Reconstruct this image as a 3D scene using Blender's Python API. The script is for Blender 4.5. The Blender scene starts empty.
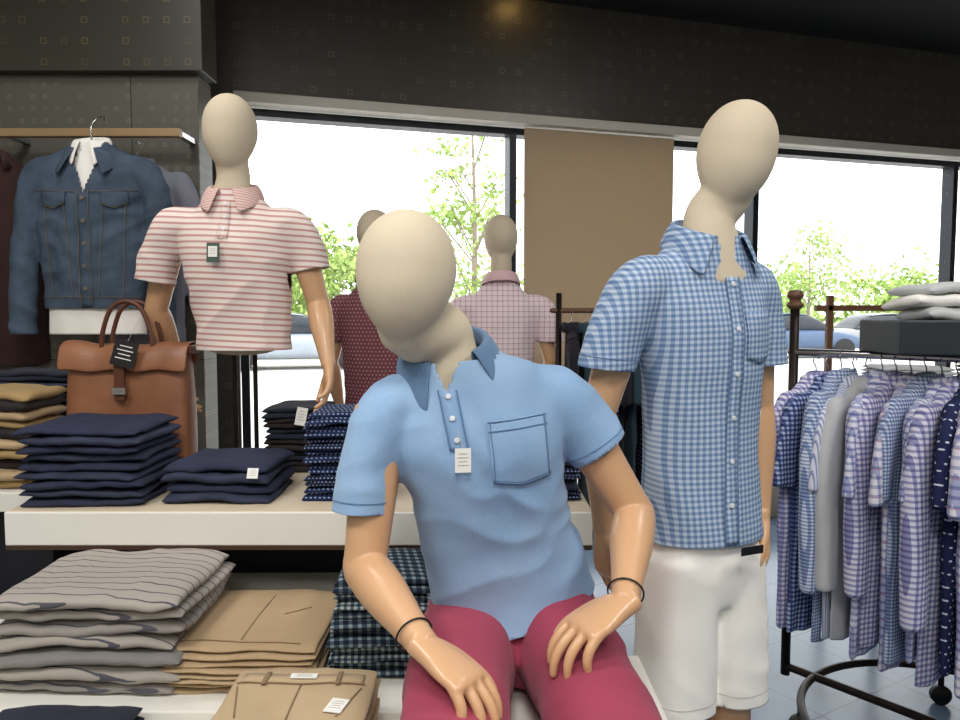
import bpy, bmesh, math, random
import numpy as np
from mathutils import Vector, Matrix, noise
from mathutils.bvhtree import BVHTree
V=Vector
random.seed(4)
scene=bpy.context.scene
scene.view_settings.view_transform='Standard'
COL=scene.collection

# ------------------------------------------------------------ materials
def lin(c):
    c=c/255.0
    return c/12.92 if c<=0.04045 else ((c+0.055)/1.055)**2.4
def C(r,g,b): return (lin(r),lin(g),lin(b),1.0)

class NB:
    def __init__(s,name):
        s.mat=bpy.data.materials.new(name); s.mat.use_nodes=True
        s.nt=s.mat.node_tree; s.b=s.nt.nodes['Principled BSDF']; s.tc=None
    def n(s,t): return s.nt.nodes.new(t)
    def put(s,sock,v):
        if hasattr(v,'is_output'): s.nt.links.new(v,sock)
        else: sock.default_value=v
    def m(s,op,a,b=0.0,c=0.0):
        n=s.n('ShaderNodeMath'); n.operation=op
        s.put(n.inputs[0],a); s.put(n.inputs[1],b); s.put(n.inputs[2],c)
        return n.outputs[0]
    def co(s):
        if s.tc is None: s.tc=s.n('ShaderNodeTexCoord')
        return s.tc.outputs['Object']
    def dot(s,vec):
        n=s.n('ShaderNodeVectorMath'); n.operation='DOT_PRODUCT'
        s.nt.links.new(s.co(),n.inputs[0]); n.inputs[1].default_value=tuple(vec)
        return n.outputs['Value']
    def stripe(s,vec,period,duty,off=0.0):
        x=s.m('ADD',s.m('DIVIDE',s.dot(vec),period),100.0+off)
        return s.m('LESS_THAN',s.m('FRACT',x),duty)
    def mix(s,f,a,b):
        n=s.n('ShaderNodeMix'); n.data_type='RGBA'
        s.put(n.inputs[0],f); s.put(n.inputs[6],a); s.put(n.inputs[7],b)
        return n.outputs[2]
    def noise(s,scale,detail=3.0,stretch=None):
        n=s.n('ShaderNodeTexNoise'); n.inputs['Scale'].default_value=scale; n.inputs['Detail'].default_value=detail
        if stretch:
            mp=s.n('ShaderNodeMapping'); mp.inputs['Scale'].default_value=stretch
            s.nt.links.new(s.co(),mp.inputs[0]); s.nt.links.new(mp.outputs[0],n.inputs['Vector'])
        else: s.nt.links.new(s.co(),n.inputs['Vector'])
        return n.outputs['Fac']
    def bump(s,h,strength=0.3,dist=0.002):
        n=s.n('ShaderNodeBump'); n.inputs['Strength'].default_value=strength; n.inputs['Distance'].default_value=dist
        s.nt.links.new(h,n.inputs['Height']); s.nt.links.new(n.outputs[0],s.b.inputs['Normal'])
    def done(s,col,rough=0.8,metal=0.0,spec=0.3,sheen=0.0,coat=0.0):
        s.put(s.b.inputs['Base Color'],col); s.put(s.b.inputs['Roughness'],rough)
        s.b.inputs['Metallic'].default_value=metal
        s.b.inputs['Specular IOR Level'].default_value=spec
        s.b.inputs['Sheen Weight'].default_value=sheen
        s.b.inputs['Coat Weight'].default_value=coat
        return s.mat

def cloth(name,c1,c2=None,scale=9,bs=260,rough=0.9,amt=0.5):
    b=NB(name); c2=c2 or tuple(x*0.8 for x in c1[:3])+(1,)
    f=b.m('MULTIPLY',b.noise(scale,4),amt*2)
    b.bump(b.noise(bs,2),0.25,0.0015)
    return b.done(b.mix(f,c1,c2),rough,spec=0.15,sheen=0.08)
def heather(name,c1,c2,c3):
    b=NB(name); f=b.m('MULTIPLY',b.m('SUBTRACT',b.noise(5,5),0.3),2.2)
    col=b.mix(b.m('MINIMUM',b.m('MAXIMUM',f,0.0),1.0),c1,c2)
    g=b.m('MULTIPLY',b.m('GREATER_THAN',b.noise(420,2,(1,1,3)),0.56),0.45)
    b.bump(b.noise(300,2),0.3,0.0015)
    return b.done(b.mix(g,col,c3),0.92,spec=0.12,sheen=0.12)
def plain(name,c,rough=0.5,metal=0.0,spec=0.4,coat=0.0,var=0.08):
    b=NB(name)
    c2=tuple(x*(1-var*2) for x in c[:3])+(1,)
    return b.done(b.mix(b.noise(6,3),c,c2),rough,metal,spec,coat=coat)
def striped(name,base,st,vec,period,duty):
    b=NB(name); f=b.stripe(vec,period,duty); b.bump(b.noise(300,2),0.2,0.001)
    return b.done(b.mix(f,base,st),0.9,spec=0.15,sheen=0.05)
def gingham(name,light,mid,dark,v1,v2,period,duty=0.5,extra=None,ex_period=0.05,ex_duty=0.08):
    b=NB(name); a=b.stripe(v1,period,duty); c=b.stripe(v2,period,duty)
    s=b.m('MULTIPLY',b.m('ADD',a,c),0.5)
    col=b.mix(b.m('MINIMUM',b.m('MULTIPLY',s,2.0),1.0),light,mid)
    col=b.mix(b.m('GREATER_THAN',s,0.75),col,dark)
    if extra:
        e=b.m('MAXIMUM',b.stripe(v1,ex_period,ex_duty),b.stripe(v2,ex_period,ex_duty))
        col=b.mix(b.m('MULTIPLY',e,0.8),col,extra)
    b.bump(b.noise(300,2),0.2,0.001)
    return b.done(col,0.9,spec=0.15)
def dotted(name,base,dotc,v1,v2,cell,r):
    b=NB(name)
    x=b.m('DIVIDE',b.dot(v1),cell); y=b.m('DIVIDE',b.dot(v2),cell)
    row=b.m('MULTIPLY',b.m('FLOOR',b.m('ADD',y,100.0)),0.5)
    fx=b.m('SUBTRACT',b.m('FRACT',b.m('ADD',b.m('ADD',x,100.0),row)),0.5)
    fy=b.m('SUBTRACT',b.m('FRACT',b.m('ADD',y,100.0)),0.5)
    d=b.m('SQRT',b.m('ADD',b.m('MULTIPLY',fx,fx),b.m('MULTIPLY',fy,fy)))
    return b.done(b.mix(b.m('LESS_THAN',d,r),base,dotc),0.88,spec=0.15)
def squares(name,base,acc,v1,v2,cell,rough=0.45,thresh=0.45,joint=None,jc=None):
    b=NB(name)
    x=b.m('ADD',b.m('DIVIDE',b.dot(v1),cell),100.3); y=b.m('ADD',b.m('DIVIDE',b.dot(v2),cell),100.2)
    ax=b.m('ABSOLUTE',b.m('SUBTRACT',b.m('FRACT',x),0.5)); ay=b.m('ABSOLUTE',b.m('SUBTRACT',b.m('FRACT',y),0.5))
    mx=b.m('MAXIMUM',ax,ay)
    ring=b.m('MULTIPLY',b.m('GREATER_THAN',mx,0.10),b.m('LESS_THAN',mx,0.16))
    cx=b.n('ShaderNodeCombineXYZ'); b.nt.links.new(b.m('FLOOR',x),cx.inputs[0]); b.nt.links.new(b.m('FLOOR',y),cx.inputs[1])
    wn=b.n('ShaderNodeTexWhiteNoise'); wn.noise_dimensions='3D'; b.nt.links.new(cx.outputs[0],wn.inputs['Vector'])
    f=b.m('MULTIPLY',ring,b.m('MULTIPLY',b.m('GREATER_THAN',wn.outputs['Value'],thresh),b.m('MULTIPLY',wn.outputs['Value'],0.8)))
    base2=b.mix(b.noise(3,4),base,tuple(q*0.75 for q in base[:3])+(1,))
    col=b.mix(f,base2,acc)
    if joint:
        j=b.m('MAXIMUM',b.stripe(v1,joint,0.008),b.stripe(v2,joint,0.008))
        col=b.mix(j,col,jc)
    return b.done(col,rough,spec=0.4)

X3,Y3,Z3=V((1,0,0)),V((0,1,0)),V((0,0,1))
def linenmat():
    b=NB('linen'); f=b.noise(350,2,(1,1,6)); g=b.noise(350,2,(6,1,1))
    h=b.m('ADD',f,g); b.bump(h,0.25,0.001)
    col=b.mix(b.m('MULTIPLY',h,0.45),C(220,207,184),C(188,174,150))
    return b.done(col,0.85,spec=0.2)
M_linen=linenmat()
M_skin=plain('mannequin_tan',C(208,164,124),0.36,spec=0.45,coat=0.15,var=0.03)
M_polo=heather('sky_polo',C(150,180,212),C(120,155,196),C(160,188,216))
M_polo_d=heather('polo_collar_denim',C(108,136,168),C(84,112,146),C(130,156,184))
M_stitch=cloth('stitch_blue',C(98,132,172))
M_red=cloth('raspberry_cotton',C(164,70,92),C(138,54,76),8)
M_white=cloth('white_linen_cloth',C(250,248,242),C(236,233,226),10)
M_black=plain('black_plastic',C(22,22,24),0.45)
M_tray=plain('tray_slate',C(44,52,58),0.5)
M_tag=plain('tag_card',C(235,235,230),0.6,var=0.02)
M_tagk=plain('tag_black',C(18,18,20),0.5)
M_tagg=plain('tag_green',C(70,90,80),0.6)
M_string=plain('string',C(190,185,175),0.8)
M_btn=plain('button_shell',C(225,228,232),0.3)
M_chrome=plain('chrome',C(190,190,195),0.2,1.0)
M_iron=plain('dark_bronze',C(50,42,38),0.4,0.7)
M_wood=plain('finial_wood',C(105,72,52),0.45)
M_lamin=plain('white_laminate',C(232,230,222),0.45,var=0.03)
M_ply=plain('shelf_maple',C(214,200,176),0.5)
M_darkwood=plain('shelf_underside',C(70,50,38),0.5)
M_navypanel=plain('dark_back_panel',C(24,26,34),0.6)
M_leather=(lambda b:(b.bump(b.noise(120,4),0.35,0.002), b.done(b.mix(b.noise(9,5),C(164,112,78),C(106,64,44)),0.42,spec=0.5))[1])(NB('cognac_leather'))
M_leather_d=plain('dark_leather',C(96,56,38),0.45)
def denim(name,c1,c2,bright=0):
    b=NB(name); n1=b.noise(14,5); n2=b.noise(260,2,(4,4,1))
    f=b.m('ADD',b.m('MULTIPLY',n1,0.9),b.m('MULTIPLY',n2,0.35)); b.bump(n2,0.3,0.0012)
    return b.done(b.mix(f,c1,c2),0.9,spec=0.15)
M_denim=denim('denim_mid',C(26,36,48),C(84,100,118))
M_denim_d=denim('denim_dark',C(34,38,54),C(62,68,88))
M_denim_n=denim('denim_navy',C(38,42,58),C(54,58,80))
M_stitch_t=plain('stitch_tan',C(112,102,86),0.8)

# ------------------------------------------------------------ geometry helpers
def group(name,loc=(0,0,0)):
    e=bpy.data.objects.new(name,None); e.location=loc; e.empty_display_size=0.1; COL.objects.link(e); return e
def attach(o,p):
    if p is not None:
        o.parent=p; o.matrix_parent_inverse=Matrix.Translation(-V(p.location))
def from_mesh(name,me,mat,parent=None,smooth=True,recenter=True):
    n=len(me.vertices)
    co=np.empty(n*3); me.vertices.foreach_get('co',co); co=co.reshape(-1,3)
    o=bpy.data.objects.new(name,me)
    if recenter and n:
        c=(co.min(0)+co.max(0))/2; co=co-c; me.vertices.foreach_set('co',co.ravel()); o.location=c
    if not isinstance(mat,(list,tuple)): mat=[mat]
    if not me.materials:
        for m in mat: me.materials.append(m)
    me.polygons.foreach_set('use_smooth',[smooth]*len(me.polygons)); me.update()
    COL.objects.link(o); attach(o,parent); return o
def make(name,verts,faces,mat,parent=None,smooth=True,idx=None,recenter=True):
    me=bpy.data.meshes.new(name); me.from_pydata([tuple(v) for v in verts],[],faces)
    if isinstance(mat,(list,tuple)):
        for m in mat: me.materials.append(m)
    else: me.materials.append(mat)
    if idx is not None: me.polygons.foreach_set('material_index',idx)
    return from_mesh(name,me,mat,parent,smooth,recenter)
def catmull(A,sub):
    out=[];k=len(A)
    for i in range(k-1):
        p0,p1,p2,p3=A[max(i-1,0)],A[i],A[i+1],A[min(i+2,k-1)]
        for j in range(sub):
            t=j/sub
            out.append(0.5*((2*p1)+(p2-p0)*t+(2*p0-5*p1+4*p2-p3)*t*t+(3*p1-p0-3*p2+p3)*t**3))
    out.append(A[-1]); return np.array(out)
def loft(st,hint=None,n=24,sub=4,p=2.0,cap=(0,0)):
    """st: list of (pos,a,b) or (pos,r)."""
    A=[]
    for s in st:
        if len(s)==2: A.append([*s[0],s[1],s[1]])
        else: A.append([*s[0],s[1],s[2]])
    A=catmull(np.array(A,float),sub) if sub>1 else np.array(A,float)
    P=A[:,:3]; T=np.gradient(P,axis=0); T/=np.linalg.norm(T,axis=1)[:,None]+1e-12
    def add_cap(i,length,sign,rev):
        if length<=0: return []
        r=[]
        for th in (0.35,0.75,1.1,1.4):
            r.append((P[i]+T[i]*sign*length*math.sin(th),T[i],A[i,3]*math.cos(th),A[i,4]*math.cos(th)))
        return r[::-1] if rev else r
    seq=add_cap(0,cap[0],-1,True)+[(P[i],T[i],A[i,3],A[i,4]) for i in range(len(P))]+add_cap(len(P)-1,cap[1],1,False)
    prev=None; verts=[]
    for (c,t,a,b) in seq:
        t=V(t); 
        if hint is not None: h=V(hint)
        else: h=prev if prev is not None else (V((0,0,1)) if abs(t.z)<0.9 else V((1,0,0)))
        s=(h-t*h.dot(t)).normalized(); prev=s; u=t.cross(s)
        for k in range(n):
            th=2*math.pi*k/n; cs,sn=math.cos(th),math.sin(th)
            x=math.copysign(abs(cs)**(2/p),cs)*a; y=math.copysign(abs(sn)**(2/p),sn)*b
            verts.append(V(c)+s*x+u*y)
    faces=[]; m=len(seq)
    for i in range(m-1):
        for k in range(n):
            k2=(k+1)%n; faces.append((i*n+k,i*n+k2,(i+1)*n+k2,(i+1)*n+k))
    c0=len(verts); verts.append(sum((verts[k] for k in range(n)),V((0,0,0)))/n)
    c1=len(verts); verts.append(sum((verts[(m-1)*n+k] for k in range(n)),V((0,0,0)))/n)
    for k in range(n):
        k2=(k+1)%n; faces.append((c0,k2,k)); faces.append((c1,(m-1)*n+k,(m-1)*n+k2))
    return verts,faces
def merge(parts):
    vs=[];fs=[]
    for v,f in parts:
        o=len(vs); vs+=list(v); fs+=[tuple(i+o for i in q) for q in f]
    return vs,fs
def tube(pts,r,n=10,sub=4): return loft([(p,r) for p in pts],None,n,sub,cap=(r,r))
def bx(lo,hi):
    x0,y0,z0=lo;x1,y1,z1=hi
    v=[V(q) for q in ((x0,y0,z0),(x1,y0,z0),(x1,y1,z0),(x0,y1,z0),(x0,y0,z1),(x1,y0,z1),(x1,y1,z1),(x0,y1,z1))]
    return v,[(0,3,2,1),(4,5,6,7),(0,1,5,4),(1,2,6,5),(2,3,7,6),(3,0,4,7)]
def boxo(name,lo,hi,mat,parent=None,bevel=0.004,M=None):
    v,f=bx(lo,hi)
    if M is not None: v=[M@q for q in v]
    o=make(name,v,f,mat,parent,False)
    if bevel:
        b=o.modifiers.new('bevel','BEVEL'); b.width=bevel; b.segments=2
    return o
def remesh(parts,voxel,smooth):
    v,f=merge(parts); me=bpy.data.meshes.new('tmp'); me.from_pydata([tuple(q) for q in v],[],f)
    o=bpy.data.objects.new('tmp',me); COL.objects.link(o)
    md=o.modifiers.new('r','REMESH'); md.mode='VOXEL'; md.voxel_size=voxel
    dg=bpy.context.evaluated_depsgraph_get(); dg.update()
    m2=bpy.data.meshes.new_from_object(o.evaluated_get(dg))
    bpy.data.objects.remove(o); bpy.data.meshes.remove(me)
    n=len(m2.vertices); co=np.empty(n*3); m2.vertices.foreach_get('co',co); co=co.reshape(-1,3)
    e=np.empty(len(m2.edges)*2,dtype=np.int32); m2.edges.foreach_get('vertices',e); e=e.reshape(-1,2)
    deg=np.bincount(e.ravel(),minlength=n).astype(float); deg[deg==0]=1
    for _ in range(smooth):
        acc=np.stack([np.bincount(e[:,0],co[e[:,1],k],n)+np.bincount(e[:,1],co[e[:,0],k],n) for k in range(3)],1)
        co=co*0.4+0.6*acc/deg[:,None]
    m2.vertices.foreach_set('co',co.ravel()); m2.update()
    return m2
def displace(me,S,U,F,amp,seed=0.0,mode='drape'):
    n=len(me.vertices); co=np.empty(n*3); me.vertices.foreach_get('co',co); co=co.reshape(-1,3)
    nr=np.array([tuple(v.normal) for v in me.vertices])
    s=co@np.array(S);u=co@np.array(U);f=co@np.array(F)
    nz=noise.noise; d=np.empty(n)
    for i in range(n):
        a,b,c=s[i],u[i],f[i]
        w=nz(V((a*3+seed,b*3,c*3)))
        if mode=='drape':
            d[i]=0.9*nz(V((a*11+w*1.5,b*2.6+seed,c*11)))+0.6*(0.5-abs(nz(V((a*7+b*6,b*6-a*5+w,c*7+seed))))*2)
        elif mode=='polo':
            d[i]=0.6*nz(V((a*8+w,b*4+seed,c*8)))+0.9*(0.45-abs(nz(V((a*5+b*6+w*2,b*8-a*6,c*5+seed))))*2)+0.15*nz(V((a*20,b*26,c*20)))
        elif mode=='linen':
            d[i]=0.8*nz(V((a*12+w*2,b*2.5+seed,c*12)))+0.6*(0.45-abs(nz(V((a*7+b*7+w*2,b*9-a*5,c*7+seed))))*2)
        else:
            d[i]=nz(V((a*16+seed,b*1.6+w,c*16)))+0.5*nz(V((a*6,b*5+seed,c*6)))
    co+=nr*(d*amp)[:,None]
    me.vertices.foreach_set('co',co.ravel()); me.update()
def garment(name,parts,mat,cuts,frame,voxel=0.006,smooth=8,amp=0.005,seed=0.0,mode='drape',hole=None,thick=0.003,parent=None,recenter=True):
    me=remesh(parts,voxel,smooth); S,U,F=frame
    displace(me,S,U,F,amp,seed,mode)
    bm=bmesh.new(); bm.from_mesh(me)
    for (c,nrm,rad,ln) in cuts:
        c=V(c);nrm=V(nrm).normalized(); inc=set(); seedf=None; best=9e9
        for fc in bm.faces:
            r=fc.calc_center_median()-c; ax=r.dot(nrm)
            if -0.010<ax<ln:
                rd_=(r-nrm*ax).length
                if rd_<rad:
                    inc.add(fc)
                    sc_=rd_+abs(ax-0.02)*0.3
                    if ax>0.004 and sc_<best: best=sc_; seedf=fc
        if seedf is None: continue
        seen={seedf}; st=[seedf]
        while st:
            q=st.pop()
            for e in q.edges:
                for l in e.link_faces:
                    if l in inc and l not in seen: seen.add(l); st.append(l)
        g=set(seen)
        for fc in seen: g.update(fc.edges); g.update(fc.verts)
        bmesh.ops.bisect_plane(bm,geom=list(g),dist=1e-5,plane_co=c,plane_no=nrm,clear_outer=True)
    if hole:
        bmesh.ops.delete(bm,geom=[fc for fc in bm.faces if hole(fc.calc_center_median())],context='FACES')
    bm.faces.ensure_lookup_table(); bvh=BVHTree.FromBMesh(bm)
    bm.to_mesh(me); bm.free()
    o=from_mesh(name,me,mat,parent,True,recenter)
    md=o.modifiers.new('cloth','SOLIDIFY'); md.thickness=thick; md.offset=-1
    return o,bvh
def proj(bvh,p,d,off=0.003):
    d=V(d).normalized(); h=bvh.ray_cast(V(p)-d*0.5,d,1.5)
    if h[0] is None:
        h=bvh.find_nearest(V(p))
    n=h[1]
    if n.dot(d)>0: n=-n
    return h[0]+n*off, n
def patch(name,bvh,corner_fn,nu,nv,d,off,mat,parent,thick=0.002):
    vs=[];fs=[]
    for j in range(nv+1):
        for i in range(nu+1):
            vs.append(proj(bvh,corner_fn(i/nu,j/nv),d,off)[0])
    for j in range(nv):
        for i in range(nu):
            a=j*(nu+1)+i; fs.append((a,a+1,a+nu+2,a+nu+1))
    o=make(name,vs,fs,mat,parent); md=o.modifiers.new('t','SOLIDIFY'); md.thickness=thick; md.offset=0; return o
def ribbon(name,bvh,p0,p1,wv,d,off,mat,parent,n=16,thick=0.0015):
    p0=V(p0);p1=V(p1);wv=V(wv)
    return patch(name,bvh,lambda u,v:p0.lerp(p1,v)+wv*(u-0.5),2,n,d,off,mat,parent,thick)
def button(name,bvh,p,d,mat,parent,r=0.0055):
    q,n=proj(bvh,p,d,0.005)
    v,f=loft([(q-n*0.0012,r),(q+n*0.0015,r)],None,14,1,cap=(0,0.0006)); return make(name,v,f,mat,parent)
def cuffline(name,bvh,c,axis,r,mat,parent,n=40,w=0.0018,off=0.0018):
    """stitched hem line running round a sleeve or leg, lying on the cloth"""
    c=V(c);axis=V(axis).normalized();a=axis.orthogonal().normalized();b=axis.cross(a);vs=[];fs=[]
    for i in range(n):
        dv=a*math.cos(2*math.pi*i/n)+b*math.sin(2*math.pi*i/n)
        h=bvh.ray_cast(c,dv,r)
        q=(h[0] if h[0] is not None else c+dv*r*0.7)+dv*off
        vs+=[q-axis*w/2,q+axis*w/2]
    for i in range(n):
        j=(i+1)%n; fs.append((i*2,j*2,j*2+1,i*2+1))
    return make(name,vs,fs,mat,parent)
def collar(name,c,U,F,S,mat,parent,r=(0.064,0.06),stand=0.032,fall=0.05,drop=0.035,gap=0.35,tip=0.035,flare=0.03,out=0.018):
    c=V(c);n=44;rows=[]
    for i in range(n+1):
        ph=gap+(2*math.pi-2*gap)*i/n
        cf,sf=math.cos(ph),math.sin(ph); dv=(F*cf+S*sf).normalized(); w=((1+cf)/2)**4
        base=c+S*r[0]*sf+F*r[1]*cf-U*drop*(1+cf)/2
        sg=1 if sf>0 else -1
        p1=base+U*stand+dv*0.003; p2=p1+dv*0.007+U*0.0015; p3=p1+dv*0.013-U*0.006
        p5=base+U*(stand-fall)-U*tip*w+dv*flare+S*sg*out*w+F*0.01*w
        p4=p3.lerp(p5,0.5)+dv*0.004
        rows.append([base,base.lerp(p1,0.5)+dv*0.001,p1,p2,p3,p4,p5])
    vs=[q for r_ in rows for q in r_]; fs=[]
    for i in range(n):
        for j in range(6): a=i*7+j; fs.append((a,a+1,a+8,a+7))
    o=make(name,vs,fs,mat,parent); md=o.modifiers.new('t','SOLIDIFY'); md.thickness=0.003; md.offset=0
    sb=o.modifiers.new('s','SUBSURF'); sb.levels=1; sb.render_levels=1; return o

def head_parts(c,U,F,S,w=0.086,h=0.125,dp=0.102):
    c=V(c);vs=[];n=32;m=22
    for j in range(m+1):
        t=-math.cos(math.pi*j/m)
        rr=math.sqrt(max(0,1-t*t)); k=1+0.10*t-0.06*(t<0)*t*t*1.5
        for i in range(n):
            th=2*math.pi*i/n; cs,sn=math.cos(th),math.sin(th)
            fo=dp*rr*k*cs*(1.0 if cs<0 else 0.92)
            vs.append(c+U*(h*t)+S*(w*rr*k*sn)+F*(fo+0.018*max(0,-t)-0.004))
    fs=[]
    for j in range(m):
        for i in range(n):
            i2=(i+1)%n; fs.append((j*n+i,j*n+i2,(j+1)*n+i2,(j+1)*n+i))
    return vs,fs
def bust(name,hc,HU,HF,nb,F,S,U,parent,w=0.086,h=0.125,back=0.03,nr=1.0):
    HU=HU.normalized();HF=(HF-HU*HF.dot(HU)).normalized();HS=HU.cross(HF)
    hc=V(hc);nb=V(nb)
    neck=loft([(hc-HU*0.02-HF*back,0.052*nr,0.056*nr),(hc-HU*0.085-HF*back,0.052*nr,0.054*nr),(hc.lerp(nb,0.8)-HF*0.010,0.053*nr,0.053*nr),(nb,0.056,0.054),
               (nb-U*0.05+F*0.008,0.072,0.055),(nb-U*0.13+F*0.012,0.115,0.065)],S,28,4,cap=(0.01,0.02))
    me=remesh([head_parts(hc,HU,HF,HS,w,h),neck],0.006,4)
    return from_mesh(name,me,M_linen,parent)
def hand_parts(w,d,nrm,th,curl=(0.25,0.4,0.3),sz=1.0,thumb_in=0.25,spread=0.10):
    w=V(w);d=V(d).normalized();nrm=V(nrm);nrm=(nrm-d*nrm.dot(d)).normalized();th=V(th);th=(th-d*th.dot(d)-nrm*th.dot(nrm)).normalized()
    P=[loft([(w-d*0.012*sz,0.026*sz,0.019*sz),(w+d*0.02*sz,0.030*sz,0.018*sz),(w+d*0.05*sz,0.038*sz,0.0165*sz),(w+d*0.085*sz,0.042*sz,0.013*sz),(w+d*0.094*sz,0.039*sz,0.010*sz)],th,22,3,2.3,(0.01,0.006))]
    for off,base,L,q in ((0.0325,0.084,0.080,1.0),(0.0108,0.09,0.088,0.95),(-0.0108,0.087,0.082,1.05),(-0.032,0.078,0.064,1.2)):
        p=w+d*base*sz+th*off*sz-d*0.012*sz; ang=0.12; pts=[(p,0.0095*sz),(p+d*0.012*sz,0.0095*sz)]; p=pts[-1][0]
        dd0=(d+th*spread*off/0.03).normalized()
        for k,(fr,c) in enumerate(zip((0.45,0.31,0.24),curl)):
            ang+=c*q; dd=dd0*math.cos(ang)+nrm*math.sin(ang); p=p+dd*L*fr*sz; pts.append((p,(0.0088,0.0080,0.0066)[k]*sz))
        P.append(loft(pts,None,14,3,cap=(0.006*sz,0.006*sz)))
    p=w+d*0.022*sz+th*0.022*sz; d1=(d*0.72+th*0.62+nrm*thumb_in).normalized(); d2=(d*0.9+th*0.3+nrm*thumb_in).normalized(); d3=(d*1.0+th*0.05+nrm*(thumb_in+0.1)).normalized()
    P.append(loft([(p-d1*0.01*sz,0.014*sz),(p+d1*0.02*sz,0.0145*sz),(p+d1*0.045*sz,0.0115*sz),(p+d1*0.045*sz+d2*0.032*sz,0.0105*sz),(p+d1*0.045*sz+d2*0.032*sz+d3*0.024*sz,0.0078*sz)],None,14,3,cap=(0.008*sz,0.006*sz)))
    return P
def arm(name,sh,el,wr,hand,parent,k=1.0,voxel=0.0025):
    sh,el,wr=V(sh),V(el),V(wr)
    a=loft([(sh,0.05*k),(sh.lerp(el,0.45),0.045*k),(sh.lerp(el,0.88),0.039*k),(el,0.0385*k),(el.lerp(wr,0.15),0.041*k),(el.lerp(wr,0.4),0.039*k),(el.lerp(wr,0.78),0.028*k),(wr,0.0235*k)],None,24,5,cap=(0.02,0.01))
    me=remesh([a]+hand_parts(wr,**hand),voxel,3)
    return from_mesh(name,me,M_skin,parent)
def leg_parts(hip,knee,ank,toe):
    hip,knee,ank,toe=map(V,(hip,knee,ank,toe))
    f=(toe-ank); f.z=0; f.normalize()
    a=loft([(hip,0.068),(hip.lerp(knee,0.5),0.062),(hip.lerp(knee,0.9),0.052),(knee,0.050),(knee.lerp(ank,0.25),0.052),(knee.lerp(ank,0.6),0.040),(knee.lerp(ank,0.9),0.029),(ank,0.03)],None,24,4,cap=(0.03,0.02))
    foot=loft([(V((ank.x,ank.y,0.035))-f*0.04,0.030,0.030),(V((ank.x,ank.y,0.045)),0.034,0.042),(V((ank.x,ank.y,0.035))+f*0.09,0.042,0.03),(V((ank.x,ank.y,0.022))+f*0.16,0.045,0.02)],f.cross(Z3),20,4,2.3,(0.02,0.03))
    return [a,foot]
def tag(name,p,n,up,w,h,mat,parent=None,string=None,lines=True):
    p=V(p);n=V(n).normalized();up=V(up);up=(up-n*up.dot(n)).normalized();s=up.cross(n)
    M=Matrix(((s.x,n.x,up.x,p.x),(s.y,n.y,up.y,p.y),(s.z,n.z,up.z,p.z),(0,0,0,1)))
    parts=[];idx=[]
    v,f=bx((-w/2,-0.0006,-h/2),(w/2,0.0006,h/2)); parts.append((v,f)); idx+=[0]*len(f)
    if lines:
        for k in range(4):
            z=h*(0.28-0.16*k); ww=w*(0.34 if k%2 else 0.26)
            v,f=bx((-ww,0.0006,z-h*0.018),(ww,0.0011,z+h*0.018)); parts.append((v,f)); idx+=[1]*len(f)
    v,f=merge(parts); v=[M@q for q in v]
    if string is not None:
        sv,sf=tube([p+up*h*0.45,(p+up*h*0.5).lerp(V(string),0.5)+n*0.002,V(string)],0.0007,6,3)
        o=len(v); v=v+sv; f=f+[tuple(i+o for i in q) for q in sf]; idx+=[2]*len(sf)
    return make(name,v,f,[mat,M_string if mat!=M_tagk else M_tag,M_string],parent,False,idx)

# ------------------------------------------------------------ room shell
O=V((-1.27,3.98,0)); AW=math.radians(16.07)
MW=Matrix.Translation(O)@Matrix.Rotation(AW,4,'Z')
E=V((math.cos(AW),math.sin(AW),0))
M_header=squares('header_dark_pattern',C(84,80,73),C(116,110,98),E,Z3,0.10,0.38,0.35)
M_soffit=squares('soffit_pattern',C(62,60,51),C(104,96,68),X3,Z3,0.085,0.35,0.3)
M_tile=squares('tile_panel',C(96,94,85),C(132,127,110),X3,Z3,0.05,0.45,0.45,0.62,C(44,44,40))
M_wall=plain('wall_paint',C(188,180,166),0.8)
M_ceil=plain('ceiling_black',C(34,33,33),0.8)
M_alu=plain('window_frame_dark',C(38,42,48),0.4,0.3)
M_trim=plain('blind_cassette',C(222,217,205),0.5)
def floormat():
    b=NB('slate_tile_floor')
    j=b.m('MAXIMUM',b.stripe(V((0.86,0.5,0)),0.45,0.015),b.stripe(V((-0.5,0.86,0)),0.45,0.015))
    col=b.mix(b.noise(2.2,5),C(112,134,154),C(80,102,124)); col=b.mix(j,col,C(60,76,92))
    return b.done(col,0.22,spec=0.5)
H=3.28
def poly(name,pts,z0,z1,mat):
    n=len(pts); v=[V((x,y,z0)) for x,y in pts]+[V((x,y,z1)) for x,y in pts]
    f=[tuple(range(n))[::-1],tuple(range(n,2*n))]+[(i,(i+1)%n,n+(i+1)%n,n+i) for i in range(n)]
    return make(name,v,f,mat,None,False)
corners=[(-3.0,-3.0),(6.3,-3.0),(6.3,6.30),(-3.0,3.62)]
poly('floor',corners,-0.1,0.0,floormat())
poly('ceiling',corners,H,H+0.15,M_ceil)
boxo('wall_left',(-3.15,-3.15,-0.1),(-3.0,3.5,H),M_wall,None,0)
boxo('wall_right',(6.3,-3.15,-0.1),(6.45,6.3,H),M_wall,None,0)
boxo('wall_back',(-3.0,-3.15,-0.1),(6.3,-3.0,H),M_wall,None,0)
boxo('wall_front_header',(-1.82,0,2.56),(7.9,0.16,H),M_header,None,0,MW)
boxo('wall_front_pier',(-1.82,0,0),(-0.06,0.16,2.56),M_header,None,0,MW)
boxo('wall_front_sill',(-0.06,0,0),(7.9,0.16,0.22),M_wall,None,0,MW)
boxo('trim_blind_cassette',(-0.06,-0.09,2.53),(7.85,-0.005,2.585),M_trim,None,0.006,MW)
g=NB('window_glass')
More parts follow.
